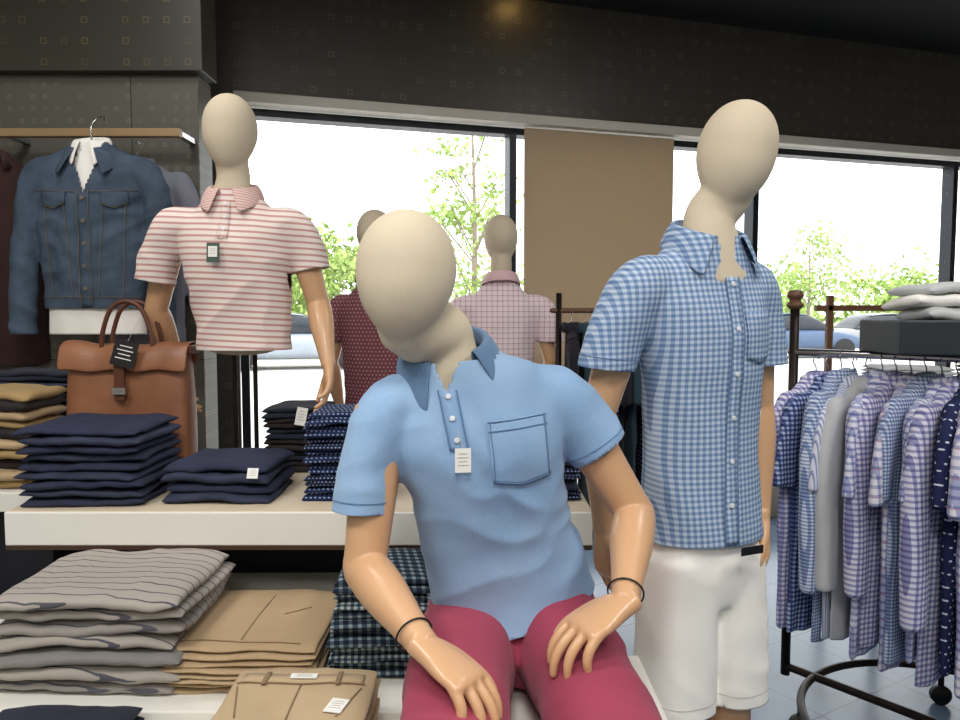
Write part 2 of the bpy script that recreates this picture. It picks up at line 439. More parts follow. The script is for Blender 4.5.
nt=g.nt; tr=g.n('ShaderNodeBsdfTransparent'); gl=g.n('ShaderNodeBsdfGlossy'); gl.inputs['Roughness'].default_value=0.02
mx=g.n('ShaderNodeMixShader'); mx.inputs[0].default_value=0.05
nt.links.new(tr.outputs[0],mx.inputs[1]); nt.links.new(gl.outputs[0],mx.inputs[2]); nt.links.new(mx.outputs[0],nt.nodes['Material Output'].inputs[0])
M_glass=g.mat
ts=[-0.03,1.54,3.27,4.99,6.66,7.85]
for i in range(5):
    w=group('window_%d'%(i+1),tuple(MW@V(((ts[i]+ts[i+1])/2,0.08,1.4))))
    a,b=ts[i],ts[i+1]
    boxo('mullion',(a-0.022,0.03,0.22),(a+0.022,0.13,2.53),M_alu,w,0.003,MW)
    boxo('head_rail',(a+0.022,0.03,2.49),(b-0.022,0.13,2.53),M_alu,w,0.003,MW)
    boxo('bottom_rail',(a+0.022,0.03,0.22),(b-0.022,0.13,0.30),M_alu,w,0.003,MW)
    boxo('glass_pane',(a+0.022,0.078,0.30),(b-0.022,0.084,2.49),M_glass,w,0,MW)
def shademat():
    b=NB('solar_shade_fabric'); b.bump(b.noise(200,2),0.2,0.001)
    m=b.done(b.mix(b.noise(60,2),C(206,190,164),C(192,174,148)),0.8)
    t=b.n('ShaderNodeBsdfTranslucent'); t.inputs[0].default_value=C(198,180,154)
    mx=b.n('ShaderNodeMixShader'); mx.inputs[0].default_value=0.36
    b.nt.links.new(b.b.outputs[0],mx.inputs[1]); b.nt.links.new(t.outputs[0],mx.inputs[2]); b.nt.links.new(mx.outputs[0],b.nt.nodes['Material Output'].inputs[0])
    return m
M_shade=shademat()
sh=group('roller_shade',tuple(MW@V((2.08,0.0,1.4))))
boxo('shade_fabric',(1.59,-0.03,0.95),(2.60,-0.026,2.52),M_shade,sh,0,MW)
boxo('shade_hem_bar',(1.59,-0.036,0.93),(2.60,-0.02,0.955),M_trim,sh,0.002,MW)
# left merchandising wall
mw=group('wall_merchandise_panel',(-2.1,3.17,1.5))
boxo('tile_panel_face',(-3.0,3.10,0),(-1.19,3.25,2.41),M_tile,mw,0.003)
boxo('soffit_panel',(-3.0,3.05,2.41),(-1.15,3.22,H),M_soffit,mw,0.003)
dr=group('display_rail',(-2.0,2.95,2.13))
boxo('rail_bar',(-2.8,2.925,2.112),(-1.20,2.955,2.145),plain('rail_brass_wood',C(160,134,98),0.4,0.2),dr,0.003)
for x in (-2.7,-1.93,-1.23): boxo('rail_bracket',(x,2.955,2.118),(x+0.03,3.10,2.14),M_chrome,dr,0.002)
e=NB('lamp_warm'); e.b.inputs['Emission Color'].default_value=C(255,205,120); e.b.inputs['Emission Strength'].default_value=6
M_lamp=e.done(C(255,220,160))
v,f=loft([(V((0.24,4.26,H-0.035)),0.06),(V((0.24,4.26,H)),0.07)],None,24,1); make('recessed_downlight',v,f,M_lamp)

# ------------------------------------------------------------ exterior
poly('parking_lot',[(-60,3.6),(-3.2,3.6),(6.5,6.5),(60,6.5),(80,120),(-80,120)],-0.14,-0.04,plain('concrete_bright',C(205,203,198),0.9))
M_leaf=(lambda b:b.done(b.mix(b.noise(1.5,3),C(128,158,84),C(172,192,116)),0.8,spec=0.1))(NB('leaves'))
M_bark=plain('bark',C(140,128,112),0.9)
def tree(name,x,y,h,crown_r,nl,ls,seed,trunk=0.35,flat=1.0):
    r=random.Random(seed); vs=[];fs=[];idx=[]
    tv,tf=loft([(V((x,y,-0.039)),0.014*h),(V((x+0.05,y,h*0.5)),0.009*h),(V((x,y,h*0.95)),0.003*h)],None,10,4)
    vs+=tv;fs+=tf;idx+=[1]*len(tf)
    cl=[(x+r.uniform(-1,1)*crown_r*0.75,y+r.uniform(-1,1)*crown_r*0.75,h*(trunk+(1-trunk)*r.uniform(0.12,0.92))) for _ in range(16)]
    for c in cl:
        bv,bf=tube([V((x,y,max(0.3,c[2]-h*0.15))),V(c)],0.003*h,5,2); o=len(vs); vs+=bv; fs+=[tuple(i+o for i in q) for q in bf]; idx+=[1]*len(bf)
    for i in range(nl):
        c=r.choice(cl); rr=crown_r*0.42
        p=V((c[0]+r.gauss(0,rr*0.6),c[1]+r.gauss(0,rr*0.6),max(0.05,c[2]+r.gauss(0,rr*0.5*flat))))
        a=V((r.uniform(-1,1),r.uniform(-1,1),r.uniform(-1,1))).normalized(); b=a.cross(V((r.uniform(-1,1),r.uniform(-1,1),r.uniform(-1,1)))).normalized()
        s=ls*r.uniform(0.6,1.3); o=len(vs); vs+=[p-a*s,p-b*s*0.5,p+a*s,p+b*s*0.5]; fs.append((o,o+1,o+2,o+3)); idx.append(0)
    make(name,vs,fs,[M_leaf,M_bark],None,False,idx)
tree('street_tree',-0.15,14,5.4,0.9,1700,0.07,1,0.25)
tree('street_tree',-5.2,24,4.2,1.8,3000,0.15,2,0.15)
tree('street_tree',-7.2,27,4.0,2.0,2600,0.15,3,0.15)
tree('street_tree',11.8,26,4.6,1.3,800,0.10,4,0.3)
tree('street_tree',13.6,34,3.8,2.0,1800,0.15,5,0.2)
tree('street_tree',20.5,36,3.4,2.2,1900,0.17,6,0.15)
tree('street_tree',7.5,36,3.2,2.5,2200,0.17,7,0.1)
hv=[];hf=[];r=random.Random(9)
for i in range(5200):
    p=V((r.uniform(-34,48),44+r.gauss(0,0.8),0.4+abs(r.gauss(0,1.0)))); a=V((r.uniform(-1,1),r.uniform(-1,1),r.uniform(-1,1))).normalized(); b=a.cross(Z3).normalized(); s=r.uniform(.2,.4)
    o=len(hv); hv+=[p-a*s,p-b*s*.6,p+a*s,p+b*s*.6]; hf.append((o,o+1,o+2,o+3))
make('hedge_row',hv,hf,M_leaf,None,False)
lp=group('light_pole',(-1.35,20,0))
v,f=loft([(V((-1.35,20,-0.04)),0.07),(V((-1.35,20,9)),0.045)],None,12,2); make('pole',v,f,M_chrome,lp)
boxo('lamp_head',(-1.9,19.85,8.95),(-1.3,20.15,9.08),M_iron,lp,0.02)
M_tire=plain('tire',C(28,28,30),0.8); M_cg=plain('car_glass',C(44,50,58),0.25)
def car(x,y,yaw,col,nm):
    e=group('car',(x,y,0)); Mx=Matrix.Translation((x,y,-0.04))@Matrix.Rotation(yaw,4,'Z')
    pm=plain('car_paint_'+nm,col,0.35,0.1,coat=0.3)
    def L(st,p): 
        v,f=loft([(V((a,0,z)),w,h) for a,z,w,h in st],V((0,1,0)),28,4,p,(0.05,0.05)); return [Mx@q for q in v],f
    v,f=L([(-2.2,0.62,0.75,0.22),(-2.0,0.64,0.86,0.32),(-1.0,0.62,0.9,0.36),(0.5,0.62,0.9,0.36),(1.5,0.58,0.88,0.31),(2.15,0.5,0.74,0.2)],4); make('body',v,f,pm,e)
    v,f=L([(-1.75,0.95,0.72,0.06),(-1.2,1.12,0.74,0.30),(-0.4,1.16,0.75,0.34),(0.3,1.13,0.74,0.31),(1.1,0.95,0.70,0.06)],3.5); make('cabin_glass',v,f,M_cg,e)
    v,f=L([(-1.15,1.42,0.62,0.03),(-0.4,1.48,0.66,0.035),(0.2,1.43,0.62,0.03)],3); make('roof',v,f,pm,e)
    for wx in (-1.35,1.35):
        for wy in (-0.85,0.85):
            v,f=loft([(Mx@V((wx,wy-0.1,0.33)),0.33),(Mx@V((wx,wy+0.1,0.33)),0.33)],None,24,1); make('wheel',v,f,M_tire,e)
car(-5.0,19.5,0.25,C(150,160,172),'silver')
car(10.6,24.5,0.1,C(70,90,120),'blue')
car(14.8,26,0.1,C(140,140,142),'grey')

# ------------------------------------------------------------ display furniture
us=group('display_shelf',(-0.5,2.35,0.8))
boxo('shelf_top',(-1.31,1.955,0.842),(0.31,2.75,0.86),M_ply,us,0.002)
boxo('shelf_fascia',(-1.31,1.95,0.765),(0.31,1.97,0.858),M_lamin,us,0.003)
boxo('shelf_edge_wood',(-1.31,1.951,0.752),(0.31,1.969,0.765),M_darkwood,us,0.001)
boxo('shelf_core',(-1.305,1.97,0.755),(0.305,2.745,0.842),M_lamin,us,0.001)
boxo('back_panel',(-1.28,2.40,0.0),(0.30,2.44,0.755),M_navypanel,us,0.001)
boxo('end_panel_left',(-1.28,2.44,0.0),(-1.24,2.74,0.755),M_navypanel,us,0.001)
boxo('end_panel_right',(0.26,2.44,0.0),(0.30,2.74,0.755),M_navypanel,us,0.001)
lt=group('nesting_table',(-0.5,1.95,0.5))
boxo('table_top',(-1.45,1.53,0.47),(0.25,2.39,0.53),M_lamin,lt,0.004)
boxo('table_edge_wood',(-1.44,1.535,0.455),(0.24,2.38,0.47),M_darkwood,lt,0.001)
for x in (-1.43,0.18):
    for y in (1.56,2.32): boxo('table_leg',(x,y,0),(x+0.05,y+0.05,0.455),M_darkwood,lt,0.003)
fb=group('display_bench',(-0.7,1.27,0.45))
boxo('bench_top',(-1.25,1.04,0.46),(-0.15,1.52,0.50),M_lamin,fb,0.004)
for x in (-1.23,-0.21):
    for y in (1.06,1.46): boxo('bench_leg',(x,y,0),(x+0.04,y+0.04,0.46),M_darkwood,fb,0.003)
pl=group('seating_plinth',(0.1,1.34,0.33))
boxo('plinth_body',(-0.12,1.16,0.0),(0.34,1.525,0.64),M_lamin,pl,0.004)
boxo('plinth_top',(-0.125,1.155,0.64),(0.345,1.527,0.66),M_lamin,pl,0.003)
stt=group('side_table',(-1.8,2.5,0.43))
boxo('table_top',(-2.4,2.16,0.80),(-1.32,2.78,0.86),M_lamin,stt,0.004)
boxo('table_base',(-2.35,2.25,0.0),(-1.36,2.75,0.80),M_navypanel,stt,0.004)

# ------------------------------------------------------------ folded goods
def slab(cx,cy,cz,w,d,t,rot,seed,soft=0.32,n=36,m=26):
    vs=[];fs=[]; cr,sr=math.cos(rot),math.sin(rot)
    for i in range(m+1):
        xi=math.sin(math.pi/2*(2*i/m-1)); e=max(0.0,1-abs(xi)**10)**0.45; ey=1-0.04*abs(xi)**6
        for k in range(n):
            th=2*math.pi*k/n; cs,sn=math.cos(th),math.sin(th)
            y=math.copysign(abs(cs)**soft,cs)*d/2*ey; z=math.copysign(abs(sn)**0.75,sn)*t/2*max(e,0.02); x=xi*w/2
            nx=noise.noise(V((x*7,y*7,seed*3.1)))
            z+=0.30*t*nx+0.16*t*noise.noise(V((x*22,y*22,seed)))-0.14*t*(abs(xi)**3)
            y+=0.009*noise.noise(V((x*9,seed*5.3,z*10))); x+=0.008*noise.noise(V((y*9,seed*2.3,1)))
            vs.append(V((cx+x*cr-y*sr,cy+x*sr+y*cr,cz+z)))
    for i in range(m):
        for k in range(n): k2=(k+1)%n; fs.append((i*n+k,(i+1)*n+k,(i+1)*n+k2,i*n+k2))
    fs.append(tuple(range(n))); fs.append(tuple(m*n+k for k in range(n))[::-1])
    return vs,fs
SB={}
def stack(name,x0,x1,y0,y1,z0,n,t,mats,seed=1,fold=2,jit=0.008,parent=None,soft=0.32,tilt=0.035):
    r=random.Random(seed); parts=[];idx=[];z=z0
    for i in range(n):
        dx,dy,rt=r.uniform(-jit,jit),r.uniform(-jit,jit),r.uniform(-tilt,tilt); mi=i%len(mats); ti=t*r.uniform(0.92,1.08)
        for k in range(fold):
            tt=ti/fold; inset=0.004*k+r.uniform(0,0.008)
            p=slab((x0+x1)/2+dx,(y0+y1)/2+dy+inset,z+tt*0.5,(x1-x0)-inset,(y1-y0)-inset*2,tt*1.14,rt+r.uniform(-.012,.012),r.uniform(0,50),soft)
            parts.append(p); idx+=[mi]*len(p[1]); z+=tt*0.98
    v,f=merge(parts); SB['b']=BVHTree.FromPolygons([tuple(q) for q in v],f)
    o=make(name,v,f,mats,parent,True,idx); SB['o']=o; return z
M_grey1=striped('sweater_grey_a',C(164,158,150),C(84,84,92),V((0.10,1.0,-0.12)),0.036,0.12)
M_grey2=striped('sweater_grey_b',C(150,145,140),C(90,90,98),V((0.05,1.0,-0.12)),0.034,0.12)
M_grey3=cloth('sweater_grey_c',C(140,137,134),C(120,118,118))
M_kh=cloth('khaki_twill',C(184,160,126),C(164,140,108))
M_kh2=cloth('khaki_light',C(192,170,138),C(174,152,120))
M_khd=cloth('khaki_seam',C(146,124,94),C(134,112,84))
M_kh3=cloth('khaki_olive',C(172,146,100),C(142,118,80))
M_navy=cloth('navy_knit',C(40,44,60),C(30,34,46))
M_nd=dotted('navy_dot',C(32,42,72),C(140,158,190),V((1,0.5,0)),V((0,0.4,1)),0.013,0.22)
M_nd2=dotted('navy_dot_small',C(28,36,60),C(150,165,195),V((1,0.4,0)),V((0,0.4,1)),0.011,0.2)
M_pk=gingham('plaid_dark_folded',C(140,152,156),C(64,80,92),C(28,34,48),V((1,0.2,0)),V((0,0.8,0.8)),0.022,0.6)
M_pk2=gingham('plaid_green_folded',C(165,176,170),C(80,96,104),C(38,44,60),V((1,0.1,0)),V((0,0.8,0.8)),0.016,0.5)
M_dk=cloth('charcoal_brown',C(50,42,42),C(36,32,34))

stack('folded_sweaters',-1.13,-0.69,1.58,1.96,0.53,7,0.033,[M_grey2,M_grey1,M_grey3,M_grey1,M_grey2,M_grey1,M_grey1],3,1,0.016,soft=0.42)
stack('folded_khaki_trousers',-0.745,-0.385,1.585,1.97,0.53,4,0.026,[M_kh,M_kh2,M_kh],5,2,0.012)
b=SB['b'];o=SB['o'];dn=V((0,0,-1))
ribbon('waistband_seam',b,(-0.71,1.655,0.7),(-0.42,1.640,0.7),(0,0.003,0),dn,0.0015,M_khd,o,24)
ribbon('crease',b,(-0.565,1.66,0.7),(-0.56,1.93,0.7),(0.0025,0,0),dn,0.0012,M_khd,o,24)
ribbon('pocket_welt',b,(-0.50,1.80,0.7),(-0.44,1.84,0.7),(0,0.004,0),dn,0.0015,M_khd,o,8)
zt=stack('folded_khaki_trousers',-0.515,-0.215,1.20,1.50,0.50,4,0.039,[M_kh,M_kh2],7,2,0.006)
b=SB['b'];o=SB['o']
ribbon('waistband',b,(-0.49,1.445,0.8),(-0.24,1.445,0.8),(0,0.035,0),dn,0.002,M_kh2,o,24)
ribbon('waistband_seam',b,(-0.495,1.424,0.8),(-0.235,1.424,0.8),(0,0.0028,0),dn,0.0035,M_khd,o,24)
ribbon('fly_seam',b,(-0.365,1.424,0.8),(-0.36,1.25,0.8),(0.0028,0,0),dn,0.002,M_khd,o,20)
for x in (-0.44,-0.29): ribbon('belt_loop',b,(x,1.465,0.8),(x,1.415,0.8),(0.010,0,0),dn,0.005,M_khd,o,6)
ribbon('pocket_seam',b,(-0.49,1.41,0.8),(-0.46,1.30,0.8),(0.003,0,0),dn,0.002,M_khd,o,14)
ribbon('pocket_seam',b,(-0.24,1.41,0.8),(-0.27,1.30,0.8),(0.003,0,0),dn,0.002,M_khd,o,14)
q,n_=proj(b,(-0.275,1.335,0.8),dn,0.004); tag('price_label',q,n_,(0.2,1,0),0.035,0.05,M_tag)
q,n_=proj(b,(-0.365,1.450,0.8),dn,0.0065); tag('size_label',q,n_,(0,1,0),0.055,0.018,M_tag)
stack('folded_plaid_shirts',-0.36,-0.12,1.66,1.92,0.53,6,0.040,[M_pk,M_pk2,M_pk],8,2,0.012)
stack('folded_navy_sweater',-1.0,-0.70,1.22,1.48,0.50,2,0.040,[M_navy],9,soft=0.42)
stack('folded_jeans',-1.30,-0.955,1.98,2.30,0.86,9,0.0255,[M_denim_n,M_denim_d],11,1,0.010,soft=0.40)
stack('folded_jeans',-0.91,-0.60,2.02,2.31,0.86,4,0.029,[M_denim_d,M_denim_n],12,1,0.010,soft=0.40)
stack('folded_dotted_shirts',-0.515,-0.27,2.05,2.29,0.86,7,0.037,[M_nd,M_nd2,M_nd],13)
stack('folded_dark_shirts',-0.745,-0.53,2.42,2.68,0.86,6,0.038,[M_dk,M_navy],14)
stack('folded_navy_shirts',0.05,0.29,2.05,2.32,0.86,4,0.034,[M_nd2,M_navy],15)
stack('folded_khaki_trousers',-1.66,-1.40,2.19,2.44,0.86,10,0.031,[M_kh3,M_kh,M_dk],16,1,0.012,soft=0.42)
stack('folded_jeans',-1.75,-1.44,2.50,2.75,0.86,9,0.038,[M_navy,M_denim_d],17,2)
tag('price_label',(-0.64,2.003,0.955),(0.1,-1,0.5),(0,0.4,1),0.03,0.03,M_tag)
tag('price_label',(-0.60,2.40,1.06),(0.2,-1,0.1),(0.2,0,1),0.035,0.06,M_tag)
tag('price_label',(-0.56,2.395,0.99),(-0.2,-1,0.1),(-0.2,0,1),0.035,0.055,M_tag)

# ------------------------------------------------------------ leather bag
bg=group('leather_backpack',(-1.175,2.42,1.08))
bc=V((-1.175,2.42,0))
v,f=loft([(bc+V((0,0,0.864)),0.190,0.055),(bc+V((0,0,0.90)),0.202,0.066),(bc+V((0,0,1.05)),0.205,0.066),(bc+V((0,0,1.20)),0.200,0.056),(bc+V((0,0,1.285)),0.196,0.040)],X3,48,5,5,(0.004,0.01))
make('bag_body',v,f,M_leather,bg)
prof=[(0.050,1.235),(0.050,1.290),(0.038,1.312),(0.0,1.318),(-0.036,1.312),(-0.058,1.292),(-0.068,1.25),(-0.074,1.215)]
vs=[];fs=[];nx=20
for i in range(nx+1):
    x=-0.212+0.424*i/nx
    for (y,z) in prof: vs.append(bc+V((x,y+0.002*math.sin(i*1.3),z-0.012*(1-(2*i/nx-1)**2)*(z>1.25)+0.004*math.sin(i*0.9))))
for i in range(nx):
    for j in range(len(prof)-1): a=i*len(prof)+j; fs.append((a,a+1,a+len(prof)+1,a+len(prof)))
o=make('bag_flap',vs,fs,M_leather,bg); md=o.modifiers.new('t','SOLIDIFY'); md.thickness=0.006
sb=o.modifiers.new('s','SUBSURF'); sb.levels=1; sb.render_levels=1
boxo('bag_strap',(-1.192,2.333,1.12),(-1.158,2.341,1.30),M_leather_d,bg,0.003)
boxo('bag_buckle',(-1.198,2.326,1.14),(-1.152,2.334,1.165),M_chrome,bg,0.002)
boxo('bag_base_seam',(-1.372,2.349,0.925),(-0.978,2.3535,0.935),M_leather_d,bg,0.001)
for s in (-1,1): boxo('side_tab',(-1.175+s*0.208-0.012,2.38,1.27),(-1.175+s*0.208+0.012,2.45,1.30),M_leather_d,bg,0.004)
for y in (2.385,2.455):
    v,f=tube([V((-1.255,y,1.28)),V((-1.25,y,1.34)),V((-1.22,y,1.42)),V((-1.17,y,1.445)),V((-1.12,y,1.42)),V((-1.09,y,1.34)),V((-1.085,y,1.28))],0.0075,12,5); make('bag_handle',v,f,M_leather_d,bg)
tag('bag_tag',(-1.150,2.325,1.275),(0.1,-1,0.1),(0.25,0,1),0.075,0.085,M_tagk,bg,(-1.115,2.378,1.40))

# ------------------------------------------------------------ SEATED MANNEQUIN
S=V((0.33,0.07,0.03)).normalized(); U=V((-0.12,-0.10,0.98)); U=(U-S*U.dot(S)).normalized(); F=S.cross(U)*1.0
if F.y>0: F=-F
sm=group('seated_mannequin',(0.03,1.35,0.7))
nb=V((-0.064,1.334,1.342))
HU=V((0.03,0.09,0.98)); HF=V((-0.16,-0.95,-0.10))
bust('head_and_neck',(-0.128,1.245,1.468),HU,HF,nb,F,S,U,sm,0.086,0.114,0.034,1.12)
arm('arm_right',(-0.18,1.305,1.225),(-0.204,1.25,0.955),(-0.085,1.07,0.895),
    dict(d=(0.74,-0.50,-0.34),nrm=(-0.25,0.05,-1),th=(0.45,0.8,0.1),curl=(0.30,0.42,0.4)),sm)
arm('arm_left',(0.155,1.375,1.245),(0.300,1.375,1.015),(0.240,1.165,0.925),
    dict(d=(-0.74,-0.38,-0.28),nrm=(-0.22,-0.1,-1),th=(-0.45,0.85,0.2),curl=(0.25,0.42,0.4)),sm)
me=remesh(leg_parts((-0.03,1.36,0.755),(-0.055,0.915,0.735),(-0.06,0.98,0.09),(-0.06,0.80,0.02))+
          leg_parts((0.14,1.36,0.755),(0.210,0.92,0.735),(0.225,0.98,0.09),(0.245,0.80,0.02)),0.006,5)
from_mesh('legs',me,M_skin,sm)
for (c,d) in (((-0.103,1.094,0.902),(0.11,-0.19,-0.06)),((0.2455,1.187,0.933),(-0.06,-0.21,-0.08))):
    c=V(c);d=V(d).normalized();a=d.orthogonal().normalized();b=d.cross(a)
    ring=[c+(a*math.cos(t)+b*math.sin(t))*0.030 for t in [2*math.pi*k/20 for k in range(21)]]
    v,f=tube(ring,0.0016,8,2); make('bracelet',v,f,M_black,sm)
torso=loft([((0.070,1.43,0.765),0.182,0.140),((0.060,1.425,0.86),0.166,0.130),((0.030,1.398,0.97),0.152,0.118),((0.014,1.368,1.08),0.148,0.114),
            ((-0.008,1.347,1.17),0.166,0.110),((-0.025,1.337,1.235),0.165,0.088),((-0.045,1.333,1.29),0.105,0.07),((-0.064,1.334,1.352),0.060,0.058)],S,36,5,2.3,(0.02,0.01))
slr=loft([((-0.10,1.325,1.225),0.055,0.06),((-0.160,1.31,1.224),0.062,0.068),((-0.194,1.297,1.16),0.056,0.070),((-0.208,1.283,1.08),0.052,0.069),((-0.216,1.272,1.01),0.054,0.069)],X3,28,5,cap=(0.02,0.01))
sll=loft([((0.08,1.355,1.245),0.058),((0.140,1.372,1.240),0.066),((0.190,1.38,1.195),0.065),((0.228,1.382,1.145),0.063),((0.252,1.382,1.11),0.064)],None,28,5,cap=(0.02,0.01))
def hole(p): return p.y<1.320 and 1.262<p.z<1.39 and abs(p.x+0.060)<(p.z-1.262)*0.42
polo,bv=garment('blue_polo_shirt',[torso,slr,sll],M_polo,[((-0.2115,1.278,1.050),V((-0.05,-0.1,-1)),0.085,0.10),((0.230,1.382,1.142),V((0.55,0.0,-0.75)),0.095,0.10),((0.055,1.427,0.83),V((0.22,0.20,-1)),0.30,0.12),(nb-U*0.020,U,0.095,0.08)],
    (S,U,F),0.0058,8,0.0062,3.0,'polo',hole)
pd=V((0.05,1,0))
cuffline('sleeve_hem_stitch',bv,(-0.210,1.280,1.070),(-0.05,-0.1,-1),0.12,M_stitch,polo)
cuffline('sleeve_hem_stitch',bv,(0.222,1.382,1.156),(0.5,0,-0.75),0.12,M_stitch,polo)
Uc=V((-0.20,-0.20,0.95)).normalized(); Sc=(S-Uc*S.dot(Uc)).normalized(); Fc=(F-Uc*F.dot(Uc)-Sc*F.dot(Sc)).normalized()
collar('collar',nb-U*0.010,Uc,Fc,Sc,M_polo_d,polo,(0.070,0.066),0.030,0.056,0.028,0.50,0.036,0.030,0.024)
ribbon('placket',bv,(-0.060,1.2,1.268),(-0.036,1.2,1.165),(0.034,0,0),pd,0.003,M_polo,polo)
ribbon('placket_edge',bv,(-0.076,1.2,1.268),(-0.053,1.2,1.165),(0.002,0,0),pd,0.0045,M_stitch,polo)
ribbon('placket_edge_2',bv,(-0.044,1.2,1.268),(-0.021,1.2,1.165),(0.002,0,0),pd,0.0045,M_stitch,polo)
for k in range(3): button('button',bv,(-0.058+0.008*k,1.2,1.257-0.037*k),pd,M_btn,polo,0.005)
pc=V((0.066,1.2,1.165)); ca,sa=math.cos(0.10),math.sin(0.10)
def pk(u,v):
    x=(u-0.5)*0.102; z=(0.5-v)*0.108-(0.012*(1-abs(2*u-1)))*(v)
    return pc+V((x*ca-z*sa,0,x*sa+z*ca))
patch('chest_pocket',bv,pk,14,14,pd,0.0035,M_polo,polo,0.0025)
def edge(a,b,nm):
    a=V(a);b=V(b); w=(b-a).normalized(); w=V((-w.z,0,w.x))*0.0018
    ribbon(nm,bv,a,b,w,pd,0.0054,M_stitch,polo)
edge(pk(0.04,0),pk(0.04,1),'pocket_stitch');edge(pk(0.96,0),pk(0.96,1),'pocket_stitch');edge(pk(0.04,0.98),pk(0.5,0.98),'pocket_stitch');edge(pk(0.5,0.98),pk(0.96,0.98),'pocket_stitch')
edge(pk(0.0,0.02),pk(1,0.02),'pocket_stitch');edge(pk(0.0,0.17),pk(1,0.17),'pocket_stitch')
q,n=proj(bv,(-0.033,1.2,1.150),pd,0.012)
tag('price_tag',q,n,(0,0,1),0.028,0.042,M_tag,polo,proj(bv,(-0.042,1.2,1.20),pd,0.006)[0])
pel=loft([((0.062,1.415,0.69),0.150,0.09),((0.066,1.42,0.76),0.178,0.118),((0.064,1.422,0.84),0.160,0.108),((0.055,1.42,0.92),0.130,0.09)],X3,32,4,2.4,(0.02,0.01))
t1=loft([((-0.02,1.44,0.765),0.092,0.098),((-0.030,1.30,0.765),0.095,0.096),((-0.040,1.12,0.758),0.090,0.090),((-0.052,0.91,0.745),0.084,0.085)],X3,32,4,2.2,(0.02,0.02))
t2=loft([((0.145,1.44,0.768),0.098,0.10),((0.168,1.30,0.768),0.096,0.096),((0.188,1.12,0.758),0.088,0.090),((0.212,0.91,0.745),0.082,0.085)],X3,32,4,2.2,(0.02,0.02))
sho,bs=garment('red_chino_shorts',[pel,t1,t2],M_red,[((-0.051,0.925,0.745),(-0.05,-1,-0.0),0.13,0.1),((0.210,0.925,0.745),(0.12,-1,-0.0),0.125,0.1)],(X3,Z3,Y3),0.0062,5,0.0065,8.0,'polo')

# ------------------------------------------------------------ STANDING MANNEQUIN (right)
S=V((0.925,0.376,0.04)).normalized(); U=(Z3-S*S.z).normalized(); F=V((0.376,-0.925,0)).normalized()
rm=group('standing_mannequin',(0.5,1.62,0.0)); nb=V((0.505,1.610,1.600))
HU=V((0.20,0.0,0.98)); HF=V((-0.10,-0.98,-0.05))
bust('head_and_neck',(0.560,1.60,1.748),HU,HF,nb,F,S,U,rm,0.084,0.120,0.010,1.04)
arm('arm_right',(0.333,1.552,1.465),(0.262,1.585,1.18),(0.272,1.555,0.93),dict(d=(0.02,-0.08,-1),nrm=(0.9,0.3,0),th=(0.3,-0.9,0)),rm)
arm('arm_left',(0.640,1.682,1.465),(0.668,1.715,1.18),(0.660,1.665,0.93),dict(d=(0.0,-0.12,-1),nrm=(-0.95,0.1,0),th=(0.0,-1,0),curl=(0.3,0.4,0.3)),rm,0.9)
me=remesh(leg_parts((0.447,1.60,0.82),(0.450,1.60,0.48),(0.44,1.64,0.10),(0.47,1.5,0.02))+leg_parts((0.572,1.66,0.82),(0.588,1.65,0.48),(0.60,1.69,0.10),(0.68,1.56,0.02)),0.006,5)
me.transform(Matrix.Translation((0,0,0.012))); from_mesh('legs',me,M_skin,rm)
v,f=loft([(V((0.56,1.66,0.0)),0.20),(V((0.56,1.66,0.012)),0.20)],None,48,1); make('base_plate',v,f,M_chrome,rm)
torso=loft([((0.505,1.635,0.86),0.150,0.120),((0.505,1.635,0.98),0.138,0.110),((0.502,1.63,1.12),0.132,0.102),((0.500,1.62,1.28),0.138,0.105),
            ((0.497,1.615,1.38),0.152,0.105),((0.496,1.615,1.47),0.152,0.086),((0.500,1.613,1.54),0.098,0.070),((0.505,1.610,1.615),0.058,0.057)],S,36,5,2.3,(0.02,0.01))
slr=loft([((0.41,1.585,1.46),0.058),((0.350,1.562,1.462),0.065),((0.305,1.560,1.39),0.064),((0.277,1.566,1.30),0.063),((0.266,1.568,1.24),0.064)],None,28,5,cap=(0.02,0.01))
sll=loft([((0.57,1.65,1.465),0.058),((0.624,1.674,1.462),0.062),((0.652,1.69,1.39),0.058),((0.668,1.697,1.30),0.056),((0.674,1.70,1.24),0.056)],None,28,5,cap=(0.02,0.01))
M_ging=gingham('blue_gingham',C(186,200,216),C(140,162,192),C(100,126,164),S,U,0.0125,0.5)
def hole(p):
    r=p-nb; return r.dot(F)>0.0 and 1.48<p.z<1.66 and abs(r.dot(S))<(p.z-1.48)*0.30
gsh,bg2=garment('checked_button_shirt',[torso,slr,sll],M_ging,[((0.274,1.567,1.285),(-0.1,0.03,-1),0.084,0.1),((0.670,1.698,1.285),(0.08,0.02,-1),0.075,0.1),((0.505,1.635,0.90),(0.0,0,-1),0.3,0.12),(nb-U*0.030,U,0.10,0.08)],(S,U,F),0.0058,7,0.0055,12.0,'drape',hole)
Uc=V((0.06,-0.14,0.98)).normalized(); Sc=(S-Uc*S.dot(Uc)).normalized(); Fc=(F-Uc*F.dot(Uc)-Sc*F.dot(Sc)).normalized()
M_gcol=gingham('blue_gingham_collar',C(178,193,211),C(132,155,186),C(94,120,158),S,U,0.0125,0.5)
collar('collar',nb-U*0.022,Uc,Fc,Sc,M_gcol,gsh,(0.069,0.066),0.028,0.056,0.030,0.50,0.040,0.034,0.034)
pf=V((0.503,1.610,0))+F*0.1
def pp(z,ds=0.0): return V((pf.x,pf.y,z))+S*(ds+0.006)
ribbon('placket',bg2,pp(1.480),pp(0.905),S*0.032,-F,0.003,M_ging,gsh,50)
M_gl=cloth('placket_line',C(104,132,172))
ribbon('placket_stitch',bg2,pp(1.480,0.016),pp(0.905,0.016),S*0.002,-F,0.0042,M_gl,gsh,50)
